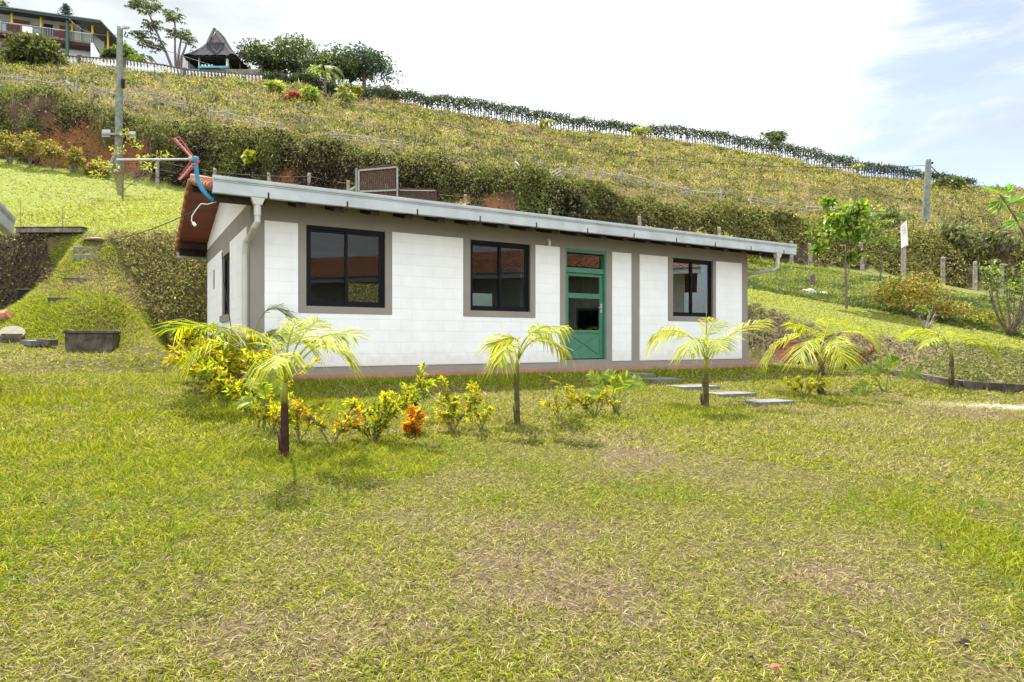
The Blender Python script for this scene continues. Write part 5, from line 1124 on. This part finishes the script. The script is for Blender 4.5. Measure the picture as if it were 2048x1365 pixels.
# corrugated roof with right hip running back
m = MB(); n = 150; t = np.linspace(0, 1, n); xs = -90+297*t; V = []
ev = np.array([hp(x, -1.0, ZE+.15) for x in xs]); rd = np.array([hp(x, 3.5, ZE+1.0) for x in np.minimum(xs, 175)]); w_ = .05*np.abs(np.sin(np.arange(n)*math.pi/2))[:, None]*[0,0,1]
V = np.concatenate([ev+w_, rd+w_, ev+w_-[0,0,.10]]); i = np.arange(n-1); m.add(V, np.concatenate([np.stack([i,i+1,i+1+n,i+n],1), np.stack([i+2*n,i+1+2*n,i+1,i],1)])); m.build('roof', M_ROOFG, T)
m = MB(); slab(m, -90, 207, -.9, -.75, ZE-.12, ZE+.06); m.build('fascia', M_TEALR, T)
m = MB(); c1, c2, c3, c4 = hp(205,-1.0,ZE+.12), hp(207,-1,ZE-.02), hp(246,.5,ZE-1.1), hp(240,5,ZE-1.1)
q = [hp(150,-.9,ZE+.16), hp(206,-1.0,ZE+.16), hp(248,.6,ZE-1.55), hp(240,6,ZE-1.3), hp(170,3.5,ZE+1.0)]; V = q+[p-[0,0,.10] for p in q]
m.add(V, [np.array([[0,1,2,3,4],[9,8,7,6,5]]), np.array([[0,5,6,1],[1,6,7,2],[2,7,8,3],[3,8,9,4],[4,9,5,0]])]); m.build('side_roof', M_ROOFG, T)
m = MB(); slab(m, 196, 236, 4.6, 5.4, ZGf, ZE-.3); m.build('side_wall', M_CONCD, T)
m = MB(); m.tube([hp(214,.4,ZGf), hp(214,.4,ZE-.3)], .09, 8); m.build('post', M_YEL, T)
m = MB(); p = [hp(183,-.3,ZD-.1), hp(188,-.3,ZD-.1), hp(217,-.3,ZGf), hp(183,-.3,ZGf)]; V = p+[a+nb*.25 for a in p]; m.add(V, [[0,1,2,3],[7,6,5,4],[0,4,5,1],[1,5,6,2],[2,6,7,3],[3,7,4,0]]); m.build('stair_wall', M_WHITEP, T)
m = MB(); slab(m, 175, 181, 1.5, 1.6, ZGf, ZGf+2.6); m.build('lower_door', M_MRED, T)
m = MB(); slab(m, -90, 60, .6, 1.5, ZGf, ZGf+2.4); m.build('stone_base', M_CONC, T)
# kiosk with a steep gablet roof
K = thing('kiosk', 'small kiosk with steep grey gablet roof and turquoise counter on the crest', 'kiosk', (0,0,0)); Yk = 61.; k_ = lambda px, py, dy=0: at(px, py, Yk+dy)
zb = k_(420,165)[2]
def kbox(px0, px1, dy0, dy1, z0, z1): m = MB(); a, b = k_(px0,100,dy0), k_(px1,100,dy1); m.box((min(a[0],b[0]), a[1], z0), (max(a[0],b[0]), b[1], z1)); return m
z = lambda py: k_(0, py)[2]
kbox(376,399,.6,4.2,zb,z(106)).build('wall', M_WHITEP, K); kbox(399,458,0,.2,zb,z(139)).build('counter_wall', M_CONC, K); kbox(399,458,2.6,4.2,zb,z(106)).build('back_wall', M_MRED if False else mat('lilac_inside_wall', (.34,.31,.37), .8), K)
kbox(397,400,0,.2,zb,z(104)).build('pillar', M_WHITEP, K); kbox(452,458,0,.25,zb,z(104)).build('pillar', M_PALE, K)
kbox(396,460,-.25,.3,z(138),z(134.5)).build('counter', mat('turquoise_paint', (.08,.38,.45), .5), K); kbox(377,398,.3,.6,z(145),z(136)).build('bench', MATS['turquoise_paint'], K)
kbox(458,480,1.2,4.2,zb,z(112)).build('side_wall', M_LOUV, K); kbox(466,492,.6,5.0,z(104),z(101)).build('porch_roof', M_ROOFG, K)
m = MB(); m.tube([k_(480,150,.9), k_(480,104,.9)], .07, 6); m.build('post', M_MRED, K)
m = MB()
for pxx in (405,411,418,424): m.tube([k_(pxx,134,.05), k_(pxx,130,.05)], [.12,.08], 8)
m.build('pot', M_WHITEP, K)
ax, ay = k_(422,60)[0], Yk+2.0; lv = [(111,2.5,2.5),(103,1.85,1.95),(94,1.25,1.45),(85,.82,1.1),(74,.42,.85),(62,.08,.7)]; m = MB(); n = 48; rings = []
for li, (py, hx, hy) in enumerate(lv):
    ring = []
    for k in range(n):
        a = 2*math.pi*(k+.5)/n; c_, s_ = math.cos(a), math.sin(a); q_ = max(abs(c_), abs(s_)); ring.append([ax+hx*c_/q_, ay+hy*s_/q_, k_(0, py, 2.0-hy)[2]+(.07 if k % 2 else 0)-(.12 if li == 0 and min(abs(c_),abs(s_))/q_ > .8 else 0)*-1])
    rings.append(ring)
V = np.array(rings).reshape(-1, 3); Q = [[i*n+k, i*n+(k+1)%n, (i+1)*n+(k+1)%n, (i+1)*n+k] for i in range(len(lv)-1) for k in range(n)]; m.add(V, Q); m.add(V[:n]-[0,0,.12], [list(range(n))]); m.build('roof', mat('grey_ribbed_tiles', (.055,.053,.057), .95, spec=.1, var=.5, scale=6), K)
m = MB(); fr = Yk+.85; z2 = lambda py: k_(0, py, .85)[2]; p0, p1, pa = np.array([k_(411,86)[0], fr, z2(86)]), np.array([k_(437,86)[0], fr, z2(86)]), np.array([ax, fr, z2(66)]); V = [p0, p1, pa, p0+[0,.5,0], p1+[0,.5,0], pa+[0,.5,0]]
m.add(V, [np.array([[0,1,2],[5,4,3]]), np.array([[0,3,4,1],[1,4,5,2],[2,5,3,0]])]); m.build('gablet', M_CONC, K)
m = MB(); m.bar(p0-[.15,.12,.1], pa+[0,-.12,.35], .16, .2); m.bar(p1+[.15,-.12,-.1], pa+[0,-.12,.35], .16, .2); m.build('gable_board', M_ROOFG, K)
m = MB(); kk = k_(460,160); m.box((k_(458,0)[0], Yk-.6, zb-.2), (k_(524,0)[0], Yk-.2, z(144))); tag(m.build('stone_wall', M_CONC), 'low rough stone wall running right from the kiosk', 'wall')
# trees on the crest
DG = [(.06,.09,.03),(.10,.13,.035),(.04,.06,.025),(.15,.17,.05)]
def crest_tree(label, px, py, w, h, Yt, cols=DG, ls=.33, n=26, per=60, group='trees along the crest', trunkn=4, name='tree', cat='tree', cz=.52):
    """px = middle, py = base row, w/h in photo columns/rows"""
    b = at(px, py, Yt); R = px_w(0, w, Yt)/2; hh = px_w(0, h, Yt); tr, tips = branchy(.06*hh**.8+.03, hh*.7, trunkn, R*.6)
    return leaf_tree(name, label, cat, b, tr, [((0,0,hh*cz), (R*1.08, R*.9, hh*(1-cz)*1.02), int(n*1.7), per)], cols, ls, asp=.45, group=group)
crest_tree('dark rounded tree touching the right side of the kiosk', 520, 160, 84, 78, 64, n=24)
crest_tree('taller airy tree with open limbs left of the small palm', 592, 170, 120, 100, 66, n=30, cols=DG+[(.18,.20,.07)])
crest_tree('middle dark tree of the crest group, above the small palm', 668, 172, 80, 88, 68, n=22)
crest_tree('broad dark bluish tree at the right end of the crest group', 728, 185, 118, 92, 70, n=34, cols=[(.035,.06,.035),(.06,.085,.045),(.08,.11,.05)])
crest_tree('low dense tree filling the gap between the airy tree and the middle dark tree', 632, 176, 84, 66, 69, n=18)
crest_tree('low dark tree between the middle dark tree and the broad bluish one', 700, 184, 80, 74, 71, n=18)
crest_tree('low dark tree right of the kiosk porch, in front of the airy tree', 556, 166, 74, 62, 66, n=16)
crest_tree('narrow crown sticking up behind the broad dark tree', 742, 160, 26, 78, 74, n=8, per=34)
crest_tree('small tree peeping over the middle of the crest hedge', 1545, 300, 50, 42, 96, n=10, ls=.5, per=40)
crest_tree('round light green tree between painted house and balustrade', 243, 138, 52, 50, 64, n=20, cols=[(.14,.22,.04),(.22,.28,.05),(.10,.14,.035)])
crest_tree('dark shrub behind the yellow gallery posts', 221, 134, 26, 36, 63, n=10, cols=DG)
crest_tree('big round bush on the slope below the painted house', 72, 168, 92, 104, 57, n=44, per=70, cols=[(.12,.14,.03),(.18,.19,.045),(.07,.085,.025),(.05,.06,.02)], ls=.40, trunkn=7, name='bush', cat='bush')
crest_tree('small tree top at the top left corner behind the painted roof', -2, 40, 34, 46, 74, n=8, per=30)
# conifer tip behind the roof
b = at(132, 60, 72); T = thing('conifer', 'tip of a dark conifer rising behind the painted house', 'tree', b, 0, 'trees along the crest'); m = MB(); ht = at(132,6,72)[2]-b[2]; m.tube([(0,0,0), (0,0,ht)], [.09,.02], 6); m.build('trunk', M_BARK, T); m = MB()
for k in range(16):
    z_ = ht*(.35+.62*k/16); r = (1-k/17)*1.2+.1
    for a in range(6): th = a*1.05+k; n = 9; t = RNG.random(n); P = np.stack([math.cos(th)*r*t, math.sin(th)*r*t, z_-.25*t+.15*t*t], 1); lances(m, P, rdir(n, .2), .3, .08, cvar((.05,.07,.05), n, .25))
m.build('crown', M_DRYLEAF, T)
# cecropia trees with umbrella leaf clusters
def cecropia(label, base, limbs, heads, Yt):
    T = thing('cecropia_tree', label, 'tree', base, 0, 'thin umbrella-leaved trees by the balustrade'); m = MB(); ml = MB(); g_ = lambda px, py: at(px, py, Yt+RNG.normal()*.3)-base
    for pl in limbs: P = [g_(*p) for p in pl]; m.tube(P, np.linspace(.14, .05, len(P)), 6)
    for px, py, r in heads:
        c = g_(px, py); R_ = px_w(0, r, Yt)
        for k in range(26):
            a = k*2.4; rr = R_*(.35+.65*random.random()); tip = c+[math.cos(a)*rr, math.sin(a)*rr, RNG.normal()*R_*.28]; m.tube([c-[0,0,R_*.5], tip], .018, 3)
            for q in range(6): an = q*1.05+a; lances(ml, tip[None], unit(np.array([[math.cos(an), math.sin(an), -.35]])), R_*.42, R_*.17, cvar(pick([(.10,.14,.04),(.16,.19,.06),(.07,.10,.035)], 1), 1, .2), sag=.2)
    m.build('trunk', M_BARK, T); ml.build('crown', M_LEAF, T)
cecropia('leaning umbrella-leaved tree, taller and left of its pair', at(349,148,62), [[(349,148),(332,105),(312,62),(298,28),(290,8)],[(332,105),(318,92),(305,90)],[(312,62),(305,52),(302,46)]], [(288,6,26),(303,50,18),(278,68,16),(303,86,22),(268,10,15),(314,14,12)], 62)
cecropia('upright umbrella-leaved tree, right of its pair', at(360,148,61), [[(352,148),(350,100),(350,50),(347,34)],[(356,148),(357,110),(362,80),(360,70)],[(361,148),(363,115),(372,92),(374,84)]], [(347,32,21),(345,66,14),(368,66,14),(378,80,15)], 61)
def far_palm(label, px, pb, pt, Yt, r, cols=PG+YG):
    b = at(px, pb, Yt); c = at(px, pt, Yt)-b; T = thing('palm', label, 'palm', b, 0, 'palms on the crest'); m = MB(); m.tube([(0,0,-.3), c*.5, c], [.16,.13,.10], 8); m.build('trunk', M_BARK, T); R_ = px_w(0, r, Yt)
    for k in range(9): a = k*.698+.3; d = np.array([math.cos(a), math.sin(a)*.9, 0]); frond('frond', T, c, c+d*R_*.5+[0,0,R_*(.45+.2*random.random())], c+d*R_*(.95)-[0,0,R_*.15], R_*.35, n=22, w=.07, cols=cols, rw=.04)
far_palm('pale feathery palm in front of the dark crest trees', 650, 182, 148, 62, 42, PG+[(.35,.38,.18)])
far_palm('small palm between balustrade and umbrella-leaved trees', 284, 142, 122, 62, 30, PG)
far_palm('yellow palm top rising from the crest hedge', 1283, 280, 262, 86, 24, YG)
far_palm('small yellow-green palm by the crest hedge, left of the long dry patch', 1095, 262, 246, 80, 18, YG)
far_palm('small yellow palm in the right stretch of the crest hedge', 1715, 352, 334, 92, 16, YG)
# bright shrubs on the upper slope
for px, py, w, h, cols, lab in ((585,205,30,22,[(.42,.14,.07),(.30,.12,.06)],'red-brown bush below the crest trees'),(620,202,40,26,[(.34,.42,.04),(.26,.36,.05)],'bright lime bush right of the red-brown bush'),(547,188,26,28,[(.34,.38,.06)],'pale yellow-green bush left of the red-brown bush'),
    (692,218,30,52,[(.26,.30,.07),(.34,.36,.10)],'tall pale shrub below the broad dark tree'),(715,192,24,26,[(.36,.38,.08)],'yellowish shrub above the tall pale shrub'),(1900,378,52,26,[(.09,.12,.04),(.14,.17,.05)],'round dark bush at the right end of the hedge'),
    (1465,252,1,1,None,''),(1350,150,1,1,None,''),(1560,445,60,30,[(.22,.24,.07),(.28,.22,.08)],'mixed bush above the right end of the roof'),(1780,462,60,50,[(.14,.18,.05),(.20,.22,.07)],'leafy bush behind the white sign'),(1905,500,90,60,[(.14,.16,.05),(.22,.22,.08),(.08,.10,.04)],'spiky grey-green bush right of the utility pole'),(1990,520,90,70,[(.12,.14,.05),(.20,.21,.08),(.10,.10,.06)],'tall mixed bush behind the rightmost fence posts'),
    (500,335,26,30,[(.42,.42,.05),(.34,.38,.06)],'yellow sapling sticking up above the left end of the roof')):
    if cols is None: continue
    b = hit(px, py, 28, 110); w_ = px_w(0, w, b[1]); h_ = px_w(0, h, b[1]); bush(lab, b, (w_/2, w_/2.4, h_/2), 12, .11+.0042*b[1], cols, per=44)
# row of yellow-orange shrubs appearing over the roof
for i, (px, py, w, h) in enumerate(((915,418,50,26),(965,428,50,22),(1010,436,40,16),(1200,462,70,26),(1290,470,60,30),(1380,476,80,40),(1450,486,70,34),(1520,496,60,34))):
    Yv = float(lineY(PL_D, px))-.9; b = gp(px, Yv); zt_ = at(px, py-h*.6, Yv)[2]; hh_ = max(zt_-b[2], .6); w_ = px_w(0, w, Yv)
    bush(['yellow shrub just right of the slat fence, over the roof edge','yellow shrub second right of the slat fence','small yellow shrub third right of the slat fence','yellow shrub over the roof above the green door','yellow-green shrub over the roof right of the green door','large orange-yellow shrub over the right part of the roof','orange shrub over the roof near its right end','orange-green shrub over the right end of the gutter'][i],
         b, (w_*.55, .5, hh_*.5), 16, .17, [(.40,.38,.05),(.34,.26,.06),(.24,.28,.06),(.30,.32,.06)], group='yellow and orange shrubs behind the roof', per=44)
# hut roof at the crest
c = at(772,190,70); T = thing('hut', 'brown thatched hut roof behind the right end of the crest trees', 'hut', c); m = MB(); w_ = px_w(0,38,70)/2; V = [(-w_,-1,0),(w_,-1,0),(w_,2,0),(-w_,2,0),(-w_*.3,.5,1.3),(w_*.3,.5,1.3)]; m.add(V, [np.array([[0,1,5,4],[2,3,4,5]]), np.array([[1,2,5],[3,0,4]])]); m.build('roof', M_BARK, T); m = MB(); m.box((-w_*.8,-.8,-1.2),(w_*.8,1.8,0)); m.build('wall', M_BARK, T)

# ------------------------------------------------------------------ neighbouring cottages (left eave corner; the one mirrored in the panes)
def cottage2(label, loc, rz, Lh, Dh, ze, zf, wins):
    T = thing('cottage', label, 'house', loc, rz); tp = math.tan(rad(18)); m = MB(); m.box((0,.6,zf),(Lh,Dh-.6,ze)); m.build('wall', M_WHITEP, T)
    zf_ = lambda s: ze+min(s, Dh-s)*tp
    m = MB(); V = [(-.5,0,ze),(Lh+.5,0,ze),(Lh+.5,Dh/2,ze+Dh/2*tp),(-.5,Dh/2,ze+Dh/2*tp),(-.5,Dh,ze),(Lh+.5,Dh,ze)]; V += [(a,b,c-.08) for a, b, c in V]
    m.add(V, [[0,1,2,3],[3,2,5,4],[9,8,7,6],[10,11,8,9],[0,6,7,1],[4,5,11,10]]); R = m.build('roof', M_SOFFIT, T)
    global G0, G1
    tiles(R, -.5, Lh+.5, 0, Dh, Dh/2, lambda s: zf_(s)-.03, 0, M_TERRA, .24, .42)
    gutter(T, -.5, Lh+.5, -.12, ze-.12)
    for a, b, z0, z1 in wins:
        m = MB(); m.box((a-.08,.565,z0-.08),(b+.08,.598,z1+.08)); w = m.build('window', M_TAUPE, T); m = MB(); m.box((a,.54,z0),(b,.562,z1)); m.build('pane', M_BLACK, w)
    return T
zz = lawnz(13, 3)
cottage2('white red-tiled cottage mirrored in the dark window panes', (10.7, 13.0, 0), math.atan2(-17, -4.1), 18, 9, 2.35, -2.8, [(2,3.6,-.3,1.1),(6,7.6,-.4,1.1),(10,11.6,-.5,1.0),(14,15.6,-.6,1.0)])
cottage2('neighbouring cottage at the far left, only its gutter corner in view', (-5.62, 6.2, 0), math.atan2(2.5,-1.40)-math.pi*0, 0.01, .01, 1, 0, []) if False else None
gl = at(10, 470, 9.0); a_ = np.array([-5.50-.0, 6.4]); dxy = gl[:2]-a_; an = math.atan2(dxy[1], dxy[0]); Lh = np.linalg.norm(dxy)
T = thing('cottage', 'neighbouring cottage at the left edge, only the grey corner of its gutter in view', 'house', (a_[0], a_[1], 0), an); ze = gl[2]
m = MB(); m.box((0,.6,-2.),(Lh-.9,4,ze)); m.build('wall', M_WHITEP, T); m = MB(); V = [(0,0,ze+.2),(Lh,0,ze+.2),(Lh,4,ze+1.4),(0,4,ze+1.4)]; V += [(a,b,c-.1) for a,b,c in V]; m.add(V, [[0,1,2,3],[7,6,5,4],[0,4,5,1],[1,5,6,2],[2,6,7,3],[3,7,4,0]]); m.build('roof', M_TERRA, T)
gutter(T, 0, Lh, -.10, ze)

# ------------------------------------------------------------------ stuff, sky, light, camera
lawn(); hillside(); undergrowth()
# fallen leaves on the lawn
for px, py, c_, lab in ((1540,1352,(.55,.16,.10),'reddish fallen leaf on the lawn at the bottom edge'),(1930,1290,(.06,.05,.04),'dark clod on the lawn near the lower right corner'),(1490,1330,(.12,.08,.05),'brown clod on the lawn left of the reddish leaf'),(395,920,(.16,.13,.08),'small brown fallen leaf on the lawn left of the nearest palm')):
    p = atlawn(px, py); m = MB(); 
    if 'leaf' in lab: lances(m, (p+[0,0,.03])[None], unit(np.array([[1.,.3,.3]])), .05, .03, np.array([c_]), U=np.array([[0,0,1.]])); lances(m, (p+[.01,.01,.03])[None], unit(np.array([[.6,-.5,.1]])), .04, .022, np.array([c_]), U=np.array([[0,0,1.]]))
    else: rock(m, p+[0,0,.012], (.022,.018,.014), 7); m.c = [np.tile([*c_, 1.], (m.n, 1))]
    tag(m.build('fallen_leaf' if 'leaf' in lab else 'soil_clod', M_DRYLEAF), lab, 'leaf' if 'leaf' in lab else 'clod')

SUN_EL, SUN_AZ = rad(65), math.atan2(-.52, .85)   # azimuth from +Y towards +X
sd = Vector((math.sin(SUN_AZ)*math.cos(SUN_EL), math.cos(SUN_AZ)*math.cos(SUN_EL), math.sin(SUN_EL)))
li = bpy.data.lights.new('sun', 'SUN'); li.energy = 5.0; li.angle = rad(.6); li.color = (1., .95, .86)
lo = bpy.data.objects.new('sun', li); COL.objects.link(lo); lo.rotation_euler = sd.to_track_quat('Z', 'Y').to_euler()
W = bpy.data.worlds.new('World'); SC.world = W; W.use_nodes = True; nt = W.node_tree; N = nt.nodes; N.clear()
out = N.new('ShaderNodeOutputWorld'); bg = N.new('ShaderNodeBackground'); bg2 = N.new('ShaderNodeBackground'); mx = N.new('ShaderNodeMixShader')
sk = N.new('ShaderNodeTexSky'); sk.sky_type = 'NISHITA'; sk.sun_disc = False; sk.sun_elevation = SUN_EL; sk.sun_rotation = SUN_AZ; sk.altitude = 1800; sk.dust_density = 2.0
tn = N.new('ShaderNodeVectorMath'); tn.operation = 'MULTIPLY'; tn.inputs[1].default_value = (1.12,.93,.98); L(nt, sk.outputs[0], tn.inputs[0]); L(nt, tn.outputs[0], bg.inputs['Color']); bg.inputs['Strength'].default_value = .13
tc = N.new('ShaderNodeTexCoord'); mp = N.new('ShaderNodeMapping'); mp.inputs['Scale'].default_value = (1.1, 1.1, 3.8); L(nt, tc.outputs['Generated'], mp.inputs[0])
no = N.new('ShaderNodeTexNoise'); no.inputs['Scale'].default_value = 3.4; no.inputs['Detail'].default_value = 9; no.inputs['Roughness'].default_value = .68; no.inputs['Distortion'].default_value = .4; L(nt, mp.outputs[0], no.inputs['Vector'])
def ddot(v, lo_, hi_, amt):
    dp = N.new('ShaderNodeVectorMath'); dp.operation = 'DOT_PRODUCT'; L(nt, tc.outputs['Generated'], dp.inputs[0]); dp.inputs[1].default_value = Vector(v).normalized()
    mr = N.new('ShaderNodeMapRange'); mr.inputs[1].default_value = lo_; mr.inputs[2].default_value = hi_; mr.inputs[3].default_value = 0; mr.inputs[4].default_value = amt; mr.interpolation_type = 'SMOOTHSTEP'; L(nt, dp.outputs['Value'], mr.inputs[0]); return mr.outputs[0]
acc = no.outputs['Fac']
for v, lo_, hi_, amt in (((.74,1,.50), .955, .999, -.15), ((.80,1,.24), .965, .999, -.10), ((.10,1,.42), .90, .99, .25), ((-.6,1,.6), .9, .99, .02)):
    ad = N.new('ShaderNodeMath'); ad.operation = 'ADD'; L(nt, acc, ad.inputs[0]); L(nt, ddot(v, lo_, hi_, amt), ad.inputs[1]); acc = ad.outputs[0]
rp = N.new('ShaderNodeMapRange'); rp.inputs[1].default_value = .24; rp.inputs[2].default_value = .50; rp.inputs[3].default_value = .28; rp.inputs[4].default_value = 1.; rp.interpolation_type = 'SMOOTHSTEP'; L(nt, acc, rp.inputs[0])
n2 = N.new('ShaderNodeTexNoise'); n2.inputs['Scale'].default_value = 5; n2.inputs['Detail'].default_value = 8; L(nt, mp.outputs[0], n2.inputs['Vector'])
cr_ = N.new('ShaderNodeMapRange'); cr_.inputs[1].default_value = .3; cr_.inputs[2].default_value = .7; cr_.inputs[3].default_value = .33; cr_.inputs[4].default_value = .55; L(nt, n2.outputs['Fac'], cr_.inputs[0])
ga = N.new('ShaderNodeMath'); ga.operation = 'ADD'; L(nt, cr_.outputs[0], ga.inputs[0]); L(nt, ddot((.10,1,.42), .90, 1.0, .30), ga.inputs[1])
bg2.inputs['Color'].default_value = (.90,.95,1,1); gb = N.new('ShaderNodeMath'); gb.operation = 'ADD'; L(nt, ga.outputs[0], gb.inputs[0]); L(nt, ddot((0,-.8,.75), .0, .9, .62), gb.inputs[1])  # added unseen sky brightness behind the camera, fills the facade
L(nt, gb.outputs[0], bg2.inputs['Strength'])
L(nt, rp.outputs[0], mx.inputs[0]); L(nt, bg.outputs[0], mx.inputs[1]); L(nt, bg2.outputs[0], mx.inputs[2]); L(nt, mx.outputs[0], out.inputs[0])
cam = bpy.data.cameras.new('camera'); co = bpy.data.objects.new('camera', cam); COL.objects.link(co); co.location = (0,0,0); co.rotation_euler = (rad(90),0,0)
cam.lens = F/2048*36; cam.sensor_width = 36; cam.shift_y = 1.5/2048; cam.clip_end = 2000; cam.clip_start = .05; SC.camera = co
SC.view_settings.view_transform = 'Standard'; SC.view_settings.look = 'None'; SC.view_settings.exposure = 1.25; SC.view_settings.gamma = 1
SC.cycles.max_bounces = 6; SC.cycles.transparent_max_bounces = 12; SC.cycles.use_denoising = True
